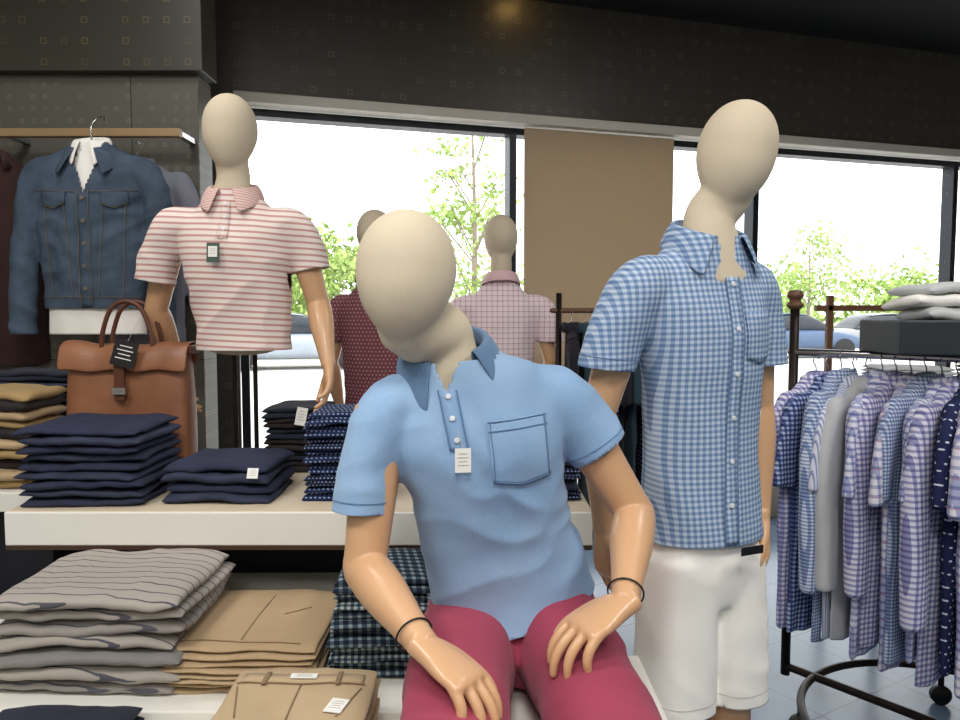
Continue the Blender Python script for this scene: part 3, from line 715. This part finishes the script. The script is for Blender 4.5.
ribbon('placket_stitch',bg2,pp(1.480,-0.016),pp(0.905,-0.016),S*0.002,-F,0.0042,M_gl,gsh,50)
for k in range(6): button('button',bg2,pp(1.465-0.095*k),-F,M_btn,gsh,0.0055)
pcn=V((pf.x,pf.y,1.355))+S*0.072
patch('chest_pocket',bg2,lambda u,v:pcn+S*((u-0.5)*0.080)+U*((0.5-v)*0.10-0.012*(1-abs(2*u-1))*v),10,10,-F,0.0035,M_ging,gsh,0.0022)
cuffline('sleeve_hem_stitch',bg2,(0.275,1.567,1.31),(-0.1,0.03,-1),0.10,M_gl,gsh)
pel=loft([((0.508,1.634,0.755),0.115,0.088),((0.508,1.634,0.82),0.138,0.100),((0.506,1.635,0.90),0.134,0.098),((0.505,1.635,0.98),0.118,0.085)],S,32,4,2.6,(0.02,0.01))
t1=loft([((0.448,1.605,0.86),0.080,0.092),((0.446,1.604,0.72),0.080,0.092),((0.444,1.602,0.60),0.080,0.092),((0.443,1.60,0.48),0.081,0.094)],S,32,4,2.7,(0.02,0.02))
t2=loft([((0.570,1.66,0.86),0.078,0.092),((0.580,1.66,0.72),0.078,0.092),((0.586,1.658,0.60),0.076,0.092),((0.588,1.658,0.48),0.078,0.093)],S,32,4,2.7,(0.02,0.02))
wsh,bw=garment('white_shorts',[pel,t1,t2],M_white,[((0.443,1.60,0.515),(0,0,-1),0.11,0.1),((0.588,1.658,0.515),(0,0,-1),0.11,0.1)],(S,U,F),0.006,7,0.006,5.0,'linen')
M_wseam=cloth('white_seam',C(214,211,204))
for cc in ((0.443,1.60,0.545),(0.588,1.658,0.545)): cuffline('leg_hem_stitch',bw,cc,(0,0,-1),0.13,M_wseam,wsh)
tag('hang_tag',(0.585,1.518,0.895),F,Z3,0.06,0.018,M_tagk,gsh,lines=False)

# ------------------------------------------------------------ HALF MANNEQUIN on shelf (left)
S=X3.copy();U=Z3.copy();F=V((0,-1,0)); D=V((0.018,0,0.02))
def d_(x,y,z): return V((x,y,z))+D
lm=group('half_body_mannequin',(-0.82,2.42,0.86)); nb=V((-0.812,2.40,1.828))
bust('head_and_neck',(-0.815,2.385,1.992),V((0,0.03,1)),F,nb,F,S,U,lm,0.086,0.125,0.015)
arm('arm_right',d_(-1.03,2.40,1.67),d_(-1.125,2.47,1.40),(-1.09,2.60,1.20),dict(d=(0.1,0.1,-1),nrm=(0.9,0.3,0),th=(0.3,-0.9,0)),lm)
arm('arm_left',d_(-0.625,2.40,1.67),d_(-0.562,2.43,1.42),(-0.492,2.335,1.235),dict(d=(0.05,-0.42,-0.9),nrm=(-0.3,-0.3,-0.4),th=(-0.9,-0.3,0),curl=(0.15,0.3,0.3),sz=0.95),lm)
for dx in (-0.03,0.04):
    v,f=tube([V((-0.81+dx,2.46,0.87)),V((-0.81+dx,2.46,1.36))],0.008,12,1); make('stand_rod',v,f,M_iron,lm)
v,f=loft([(V((-0.805,2.50,0.861)),0.12),(V((-0.805,2.50,0.872)),0.12)],None,40,1); make('stand_base',v,f,M_iron,lm)
v,f=loft([(V((-0.80,2.42,1.285)),0.11,0.08),(V((-0.80,2.42,1.35)),0.130,0.088),(V((-0.80,2.42,1.47)),0.130,0.085)],S,28,3,2.2,(0.02,0.0)); make('torso_base',v,f,M_linen,lm)
torso=loft([(d_(-0.808,2.42,1.235),0.155,0.112),(d_(-0.808,2.42,1.35),0.157,0.112),(d_(-0.815,2.41,1.48),0.168,0.116),(d_(-0.823,2.40,1.60),0.182,0.115),
            (d_(-0.826,2.40,1.68),0.176,0.09),(d_(-0.828,2.40,1.745),0.105,0.07),(V((-0.812,2.40,1.84)),0.059,0.058)],S,36,5,2.3,(0.02,0.01))
slr=loft([(d_(-0.95,2.4,1.67),0.062),(d_(-1.02,2.4,1.670),0.066),(d_(-1.070,2.41,1.60),0.066),(d_(-1.100,2.42,1.52),0.064),(d_(-1.114,2.422,1.45),0.064)],None,28,5,cap=(0.02,0.01))
sll=loft([(d_(-0.70,2.4,1.67),0.062),(d_(-0.640,2.4,1.670),0.064),(d_(-0.600,2.41,1.61),0.062),(d_(-0.582,2.42,1.55),0.060),(d_(-0.570,2.422,1.48),0.060)],None,28,5,cap=(0.02,0.01))
M_st=striped('coral_stripe_knit',C(232,219,213),C(196,150,144),V((0.05,0.02,1)),0.0195,0.36)
sp,bp=garment('striped_polo_shirt',[torso,slr,sll],M_st,[(d_(-1.106,2.421,1.49),(-0.2,0,-1),0.085,0.1),(d_(-0.575,2.421,1.53),(0.2,0,-1),0.085,0.1),(d_(-0.808,2.42,1.265),(0,0,-1),0.3,0.12),(nb-U*0.022,U,0.095,0.08)],(S,U,F),0.0062,8,0.0065,21.0,'polo')
M_cor=striped('coral_collar',C(222,196,190),C(196,150,144),V((0.0,0.3,1)),0.010,0.4)
collar('collar',nb-U*0.014,U,F,S,M_cor,sp,(0.067,0.064),0.028,0.05,0.04,0.28,0.034,0.031,0.020)
ribbon('placket',bp,(-0.812,2.2,1.765),(-0.812,2.2,1.64),(0.030,0,0),(0,1,0),0.003,M_st,sp)
for k in range(3): button('button',bp,(-0.812,2.2,1.75-0.04*k),(0,1,0),M_btn,sp,0.005)
tag('price_tag',(-0.835,2.268,1.595),(0,-1,0.1),Z3,0.04,0.062,M_tagg,sp,(-0.82,2.286,1.68))
tag('price_tag_face',(-0.835,2.265,1.598),(0,-1,0.1),Z3,0.028,0.034,M_tag,sp)

# ------------------------------------------------------------ BACKGROUND MANNEQUINS
def bgman(loc,yaw,shirtmat,shirtname,pantmat,pantname,collarmat,seed):
    Mx=Matrix.Translation(loc)@Matrix.Rotation(yaw,4,'Z'); R=Mx.to_3x3()
    T=lambda *p: Mx@V(p)
    S=R@V((1,0,0));F=R@V((0,-1,0));U=Z3.copy()
    mn=group('standing_mannequin',tuple(loc)); nb=T(0,0,1.60)
    bust('head_and_neck',T(0,-0.01,1.775),V((0,0,1)),F,nb,F,S,U,mn,0.084,0.125,0.015)
    for s,nm in ((-1,'arm_right'),(1,'arm_left')):
        arm(nm,T(s*0.19,0,1.44),T(s*0.255,0.02,1.17),T(s*0.25,-0.05,0.93),dict(d=R@V((0,-0.1,-1)),nrm=R@V((-s,0.2,0)),th=R@V((0,-1,0))),mn,1.0,0.004)
    me=remesh(leg_parts(T(-0.08,0,0.85),T(-0.09,0,0.48),T(-0.09,0.03,0.10),T(-0.1,-0.1,0.02))+leg_parts(T(0.08,0,0.85),T(0.09,0,0.48),T(0.09,0.03,0.10),T(0.1,-0.1,0.02)),0.009,4)
    me.transform(Matrix.Translation((0,0,0.012))); from_mesh('legs',me,M_skin,mn)
    v,f=loft([(T(0,0,0.0),0.2),(T(0,0,0.012),0.2)],None,40,1); make('base_plate',v,f,M_chrome,mn)
    L=lambda st,p=2.3: loft([(T(*a),b,c) for a,b,c in st],S,30,4,p,(0.02,0.01))
    torso=L([((0,0,0.90),0.165,0.12),((0,0,1.05),0.16,0.11),((0,0,1.25),0.174,0.115),((0,0,1.38),0.186,0.113),((0,0,1.465),0.176,0.09),((0,0,1.53),0.105,0.07),((0,0,1.605),0.060,0.058)])
    sl=[loft([(T(s*0.12,0,1.44),0.06),(T(s*0.195,0,1.435),0.067),(T(s*0.237,0.01,1.36),0.066),(T(s*0.262,0.015,1.23),0.066)],None,24,4,cap=(0.02,0.02)) for s in (-1,1)]
    sh,bb=garment(shirtname,[torso]+sl,shirtmat,[(T(-0.256,0.014,1.265),V((0,0,-1)),0.085,0.1),(T(0.256,0.014,1.265),V((0,0,-1)),0.085,0.1),(T(0,0,0.93),(0,0,-1),0.3,0.1),(T(0,0,1.585),(0,0,1),0.095,0.08)],(S,U,F),0.009,6,0.006,seed,'drape')
    collar('collar',T(0,0,1.590),U,F,S,collarmat,sh,(0.067,0.064),0.028,0.05,0.04,0.35,0.03,0.030,0.02)
    pel=L([((0,0,0.80),0.155,0.11),((0,0,0.90),0.148,0.10),((0,0,1.0),0.135,0.09)])
    lg=[loft([(T(s*0.08,0,0.86),0.09),(T(s*0.088,0,0.5),0.075),(T(s*0.09,0.02,0.12),0.068)],None,24,4,cap=(0.02,0.01)) for s in (-1,1)]
    garment(pantname,[pel]+lg,pantmat,[(T(-0.09,0.02,0.125),(0,0,-1),0.1,0.1),(T(0.09,0.02,0.125),(0,0,-1),0.1,0.1)],(S,U,F),0.01,5,0.005,seed+3,'drape')
    return bb,T
M_pp=gingham('pink_tattersall',C(232,218,220),C(212,182,192),C(164,132,156),X3,Z3,0.026,0.2)
M_mar=dotted('maroon_dot',C(128,76,84),C(190,160,160),X3,Z3,0.018,0.2)
M_pcol=cloth('pink_collar',C(226,196,198),C(212,178,180))
bgman((0.105,3.62,0),math.pi+0.1,M_pp,'tattersall_shirt',M_denim_d,'jeans',M_pcol,31.0)
bgman((-0.50,3.45,0),math.pi-0.45,M_mar,'dotted_maroon_shirt',M_denim_d,'jeans',M_mar,37.0)

# ------------------------------------------------------------ DENIM JACKET on rail
S=X3.copy();U=Z3.copy();F=V((0,-1,0)); jx,jy=-1.50,2.83
torso=loft([((jx,jy,1.38),0.195,0.070),((jx,jy,1.55),0.20,0.075),((jx,jy,1.75),0.212,0.080),((jx,jy,1.9),0.218,0.074),((jx,jy,1.985),0.195,0.058),((jx,jy,2.03),0.12,0.05),((jx,jy,2.065),0.065,0.05)],S,36,5,2.5,(0.02,0.01))
sl=[]
for s in (-1,1):
    sl.append(loft([((jx+s*0.14,jy,1.965),0.052,0.05),((jx+s*0.20,jy,1.945),0.058,0.056),((jx+s*0.242,jy,1.84),0.056,0.056),((jx+s*0.262,jy-0.01,1.65),0.052,0.052),((jx+s*0.272,jy-0.03,1.45),0.048,0.048),((jx+s*0.276,jy-0.035,1.28),0.045,0.046)],None,28,5,cap=(0.02,0.01)))
jk,bj=garment('denim_jacket',[torso]+sl,M_denim,[((jx-0.275,jy-0.034,1.325),(0,0,-1),0.085,0.1),((jx+0.275,jy-0.034,1.325),(0,0,-1),0.085,0.1),((jx,jy,1.425),(0,0,-1),0.24,0.1),((jx,jy,2.06),(0,0,1),0.1,0.1)],(S,U,F),0.0065,5,0.010,51.0,'polo',
   lambda p: p.y<jy and p.z>1.86 and abs(p.x-jx)<(p.z-1.86)*0.34)
pd=V((0,1,0))
collar('collar',(jx,jy,2.05),U,F,S,M_denim,jk,(0.07,0.055),0.03,0.07,0.05,0.45,0.05,0.045,0.04)
ribbon('placket',bj,(jx,jy-.3,1.87),(jx,jy-.3,1.43),(0.045,0,0),pd,0.003,M_denim,jk,30)
for s in (-1,1):
    ribbon('placket_stitch',bj,(jx+s*0.022,jy-.3,1.87),(jx+s*0.022,jy-.3,1.43),(0.0025,0,0),pd,0.0045,M_stitch_t,jk,30)
    ribbon('front_seam',bj,(jx+s*0.075,jy-.3,1.83),(jx+s*0.05,jy-.3,1.47),(0.0025,0,0),pd,0.0035,M_stitch_t,jk,30)
    ribbon('front_seam',bj,(jx+s*0.155,jy-.3,1.83),(jx+s*0.135,jy-.3,1.47),(0.0025,0,0),pd,0.0035,M_stitch_t,jk,30)
    ribbon('yoke_seam',bj,(jx+s*0.03,jy-.3,1.865),(jx+s*0.20,jy-.3,1.875),(0,0,0.0025),pd,0.0035,M_stitch_t,jk,20)
    cx=jx+s*0.115
    patch('pocket_flap',bj,lambda u,v,cx=cx:V((cx+(u-0.5)*0.100,jy-.3,1.865-v*(0.04+0.022*(1-abs(2*u-1))))),10,6,pd,0.006,M_denim,jk,0.003)
    ribbon('pocket_stitch',bj,(cx-0.048,jy-.3,1.823),(cx,jy-.3,1.803),(0,0,0.0025),pd,0.0085,M_stitch_t,jk,8)
    ribbon('pocket_stitch',bj,(cx,jy-.3,1.803),(cx+0.048,jy-.3,1.823),(0,0,0.0025),pd,0.0085,M_stitch_t,jk,8)
    button('pocket_button',bj,(cx,jy-.3,1.818),pd,M_stitch_t,jk,0.007)
for k in range(5): button('button',bj,(jx,jy-.3,1.84-0.085*k),pd,M_stitch_t,jk,0.008)
ribbon('waistband_seam',bj,(jx-0.19,jy-.3,1.468),(jx+0.19,jy-.3,1.468),(0,0,0.0025),pd,0.004,M_stitch_t,jk,30)
torso=loft([((jx,jy,1.28),0.19,0.055),((jx,jy,1.55),0.185,0.058),((jx,jy,1.8),0.19,0.060),((jx,jy,1.95),0.165,0.045),((jx,jy,2.03),0.09,0.04),((jx,jy,2.07),0.05,0.042)],S,30,4,2.4,(0.02,0.01))
ws,bws=garment('white_dress_shirt',[torso],M_white,[((jx,jy,1.325),(0,0,-1),0.3,0.1),((jx,jy,2.065),(0,0,1),0.1,0.1)],(S,U,F),0.008,6,0.006,55.0,'hang')
collar('collar',(jx,jy,2.06),U,F,S,M_white,ws,(0.052,0.044),0.036,0.05,0.04,0.3,0.05,0.022,0.02)
hg=group('coat_hanger',(jx,jy,2.1))
v,f=tube([V((jx,jy,2.06)),V((jx,jy,2.13)),V((jx+0.02,jy+0.03,2.17)),V((jx+0.005,jy+0.09,2.185)),V((jx-0.01,jy+0.11,2.165)),V((jx-0.01,jy+0.125,2.12))],0.003,8,4); make('hook',v,f,M_chrome,hg)
v,f=tube([V((jx-0.18,jy,1.95)),V((jx,jy,2.065)),V((jx+0.18,jy,1.95))],0.008,8,2); make('hanger_bar',v,f,M_black,hg)

# ------------------------------------------------------------ hanging shirts
def shirt_mesh(seed,longs=False):
    t=loft([((0,0,-0.86),0.205,0.020),((0,0,-0.6),0.195,0.023),((0,0,-0.3),0.198,0.027),((0,0,-0.13),0.208,0.027),((0,0,-0.065),0.175,0.026),((0,0,-0.025),0.10,0.030),((0,0,0.01),0.055,0.036)],X3,30,4,2.4,(0.01,0.01))
    ps=[t]
    for s in (-1,1):
        if longs: st=[((s*0.14,0,-0.09),0.05,0.026),((s*0.20,0,-0.11),0.056,0.030),((s*0.235,0,-0.25),0.050,0.030),((s*0.245,0.01,-0.5),0.044,0.028),((s*0.245,0.012,-0.66),0.038,0.026)]
        else: st=[((s*0.14,0,-0.09),0.05,0.026),((s*0.195,0,-0.11),0.058,0.028),((s*0.235,0,-0.2),0.056,0.025),((s*0.255,0,-0.34),0.057,0.023)]
        ps.append(loft(st,V((1,0,0.3)),24,4,2.2,(0.01,0.01)))
    me=remesh(ps,0.008,3); displace(me,X3,Z3,Y3,0.013,seed,'hang')
    return me
base=[shirt_mesh(1.0),shirt_mesh(7.0),shirt_mesh(13.0,True),shirt_mesh(19.0)]
a1,a2=X3,Z3
RM=[gingham('rk_lilac',C(218,218,232),C(158,164,200),C(114,120,172),a1,a2,0.020,0.4),
    gingham('rk_blue_small',C(202,210,224),C(136,152,186),C(88,106,152),a1,a2,0.011,0.5),
    cloth('rk_grey',C(190,190,192),C(174,176,180)),
    gingham('rk_pinkblue',C(222,220,230),C(166,170,202),C(120,124,172),a1,a2,0.026,0.38,C(186,140,164),0.078,0.05),
    gingham('rk_navy_check',C(164,176,202),C(78,94,140),C(40,50,94),a1,a2,0.016,0.5),
    dotted('rk_navy_dot',C(36,42,78),C(200,206,222),a1,a2,0.020,0.15),
    striped('rk_blue_stripe',C(206,210,224),C(130,142,178),a1,0.010,0.4),
    cloth('rk_teal',C(48,70,80),C(40,60,70)),
    gingham('rk_violet',C(216,214,228),C(150,150,190),C(104,104,154),a1,a2,0.017,0.45)]
def hang(me,loc,yaw,mat,parent,nm='hanging_shirt',sc=1.0):
    o=bpy.data.objects.new(nm,me)
    if not me.materials: me.materials.append(mat)
    o.material_slots[0].link='OBJECT'; o.material_slots[0].material=mat
    me.polygons.foreach_set('use_smooth',[True]*len(me.polygons))
    o.location=loc; o.rotation_euler=(0,0,yaw); o.scale=(sc,sc,sc); COL.objects.link(o); attach(o,parent)
    Mx=Matrix.Translation(loc)@Matrix.Rotation(yaw,4,'Z')
    v,f=merge([tube([Mx@V((0,0,-0.01)),Mx@V((0,0,0.035)),Mx@V((0.018,0,0.06)),Mx@V((0.0,0,0.082)),Mx@V((-0.016,0,0.066))],0.0022,8,3),
               tube([Mx@V((-0.16,0,-0.075)),Mx@V((-0.03,0,-0.01)),Mx@V((0.03,0,-0.01)),Mx@V((0.16,0,-0.075))],0.006,8,3)])
    make('hanger',v,f,M_chrome,parent)
    vs=[];fs=[];n=18
    for i in range(n+1):
        ph=0.35+(2*math.pi-0.7)*i/n; c_,s_=math.cos(ph),math.sin(ph)
        for (rr,zz) in ((1.0,-0.012),(1.03,0.022),(1.15,0.024),(1.5,-0.02-0.03*((1+c_)/2)**3)):
            vs.append(Mx@V((0.056*s_*rr,-0.036*c_*rr,zz-0.02*(1+c_)/2)))
    for i in range(n):
        for j in range(3): q=i*4+j; fs.append((q,q+1,q+5,q+4))
    c=make('shirt_collar',vs,fs,mat,parent); md=c.modifiers.new('t','SOLIDIFY'); md.thickness=0.002
rk=group('clothing_rack',(1.42,2.17,0.0))
A=V((1.14,2.50,1.27)); B=V((1.78,1.745,1.27)); rd=(B-A).normalized(); pr=V((-rd.y,rd.x,0))
if pr.x>0: pr=-pr
v,f=tube([A-rd*0.06,B+rd*0.06],0.013,14,1); make('hang_rail',v,f,M_chrome,rk)
hs=group('row_of_hanging_shirts',(1.42,2.17,0.8))
order=[8,4,1,6,2,0,8,3,1,0,8,5,3,0,8,1,3,0,8,1,4,0]
yaw=math.atan2(pr.y,pr.x)
for i,k in enumerate(order):
    p=A+rd*(0.03+0.0425*i); hang(base[(i*3)%4 if k not in (2,5) else (2 if k==2 else 0)],(p.x,p.y,1.19+random.uniform(-0.012,0.012)),yaw+random.uniform(-0.12,0.12),RM[k],hs,sc=random.uniform(0.94,1.03))
for q in (A-rd*0.05,B+rd*0.05):
    v,f=loft([(V((q.x,q.y,0.10)),0.016),(V((q.x,q.y,1.42)),0.016)],None,16,1); make('post',v,f,M_iron,rk)
    v,f=loft([(V((q.x,q.y,1.42)),0.018),(V((q.x,q.y,1.435)),0.030),(V((q.x,q.y,1.45)),0.018),(V((q.x,q.y,1.465)),0.028),(V((q.x,q.y,1.48)),0.024)],None,20,3,cap=(0,0.008)); make('finial',v,f,M_wood,rk)
mid=(A+B)/2
v,f=tube([A-rd*0.05-V((0,0,1.14)),B+rd*0.05-V((0,0,1.14))],0.014,12,1); make('base_bar',v,f,M_iron,rk)
ring=[V((mid.x+math.cos(t)*0.44,mid.y+math.sin(t)*0.44,0.13)) for t in [2*math.pi*k/28 for k in range(29)]]
v,f=tube(ring,0.013,12,2); make('base_ring',v,f,M_iron,rk)
for k in range(4):
    t=math.pi*(0.5*k+0.35); x,y=mid.x+math.cos(t)*0.44,mid.y+math.sin(t)*0.44
    v,f=loft([(V((x,y-0.012,0.035)),0.035),(V((x,y+0.012,0.035)),0.035)],None,20,1); make('caster_wheel',v,f,M_black,rk)
    v,f=tube([V((x,y,0.04)),V((x,y,0.13))],0.01,10,1); make('caster_stem',v,f,M_iron,rk)
Mt=Matrix.Translation((1.42,2.20,0))@Matrix.Rotation(-0.15,4,'Z')
boxo('top_tray',(-0.19,-0.16,1.285),(0.26,0.16,1.385),M_tray,rk,0.006,Mt)
M_lg=cloth('light_grey_knit',C(200,202,202),C(176,180,182))
stack('folded_grey_shirts',1.30,1.62,2.08,2.32,1.387,3,0.034,[M_lg,M_white],22,1,0.02,soft=0.45,tilt=0.12)
# rear rack between the mannequins
rr=group('clothing_rack',(0.55,3.3,0))
for x in (0.36,0.82):
    v,f=loft([(V((x,3.3,0.0)),0.014),(V((x,3.3,1.50)),0.014)],None,14,1); make('post',v,f,M_iron,rr)
v,f=tube([V((0.33,3.3,1.42)),V((0.85,3.3,1.42))],0.012,12,1); make('hang_rail',v,f,M_wood,rr)
boxo('rack_foot',(0.33,3.08,0.0),(0.39,3.52,0.03),M_iron,rr,0.004); boxo('rack_foot',(0.79,3.08,0.0),(0.85,3.52,0.03),M_iron,rr,0.004)
hs2=group('row_of_hanging_shirts',(0.58,3.3,0.9))
for i in range(6): hang(base[i%4],(0.42+0.065*i,3.3,1.345),math.pi/2+random.uniform(-.1,.1),[cloth('dark_garment',C(40,38,48),C(30,28,36)),RM[7],RM[5]][i%3],hs2,sc=0.95)
r3=group('display_table',(2.35,3.4,0))
boxo('table_top',(1.75,3.15,0.95),(3.1,3.75,0.99),M_wood,r3,0.004)
for x in (1.78,3.04):
    for y in (3.18,3.69): boxo('table_leg',(x,y,0),(x+0.03,y+0.03,1.5 if y>3.5 else 0.95),M_wood,r3,0.003)
boxo('top_bar',(1.72,3.69,1.42),(3.12,3.72,1.45),M_wood,r3,0.003)
stack('folded_shirts',1.85,2.15,3.2,3.5,0.99,5,0.035,[RM[1],M_lg,M_kh],25)
stack('folded_shirts',2.3,2.6,3.2,3.5,0.99,6,0.035,[M_grey3,RM[7],M_white],26)

hs3=group('row_of_hanging_jackets',(-2.1,2.9,1.7))
hang(base[2],(-1.97,2.94,2.05),0.9,cloth('brown_garment',C(70,50,46),C(54,38,36)),hs3)
hang(base[2],(-2.12,2.94,2.05),0.9,cloth('plum_garment',C(60,46,60),C(44,34,46)),hs3)
hang(base[2],(-1.41,3.01,2.03),0.12,cloth('slate_garment',C(130,132,144),C(108,110,124)),hs3,sc=0.90)

# ------------------------------------------------------------ light
w=bpy.data.worlds.new('World'); scene.world=w; w.use_nodes=True
bgn=w.node_tree.nodes['Background']; bgn.inputs[0].default_value=(0.95,0.98,1.0,1); bgn.inputs[1].default_value=3.2
def area(name,loc,size,energy,col=(1,0.97,0.93),rot=(0,0,0),sy=None):
    l=bpy.data.lights.new(name,'AREA'); l.energy=energy; l.size=size; l.color=col
    if sy: l.shape='RECTANGLE'; l.size_y=sy
    o=bpy.data.objects.new(name,l); o.location=loc; o.rotation_euler=rot; COL.objects.link(o)
for i,(x,y,en) in enumerate([(-1.6,0.3,42),(0.0,-0.3,42),(1.9,0.4,38),(-1.2,1.9,15),(1.8,2.4,16),(0,-2.0,60)]):
    area('ceiling_light',(x,y,H-0.03),0.7,en)
su=bpy.data.lights.new('sun','SUN'); su.energy=3.5; su.angle=0.01; su.color=(1,0.97,0.9)
so=bpy.data.objects.new('sun',su); so.rotation_euler=(math.radians(42),0,math.radians(-20)); COL.objects.link(so)

cam=bpy.data.cameras.new('Camera'); cam.lens=27.0; cam.sensor_width=36; cam.clip_start=0.05; cam.clip_end=300
co=bpy.data.objects.new('Camera',cam); co.location=(0,0,1.4); co.rotation_euler=(math.radians(90-3.58),0,0); COL.objects.link(co)
scene.camera=co
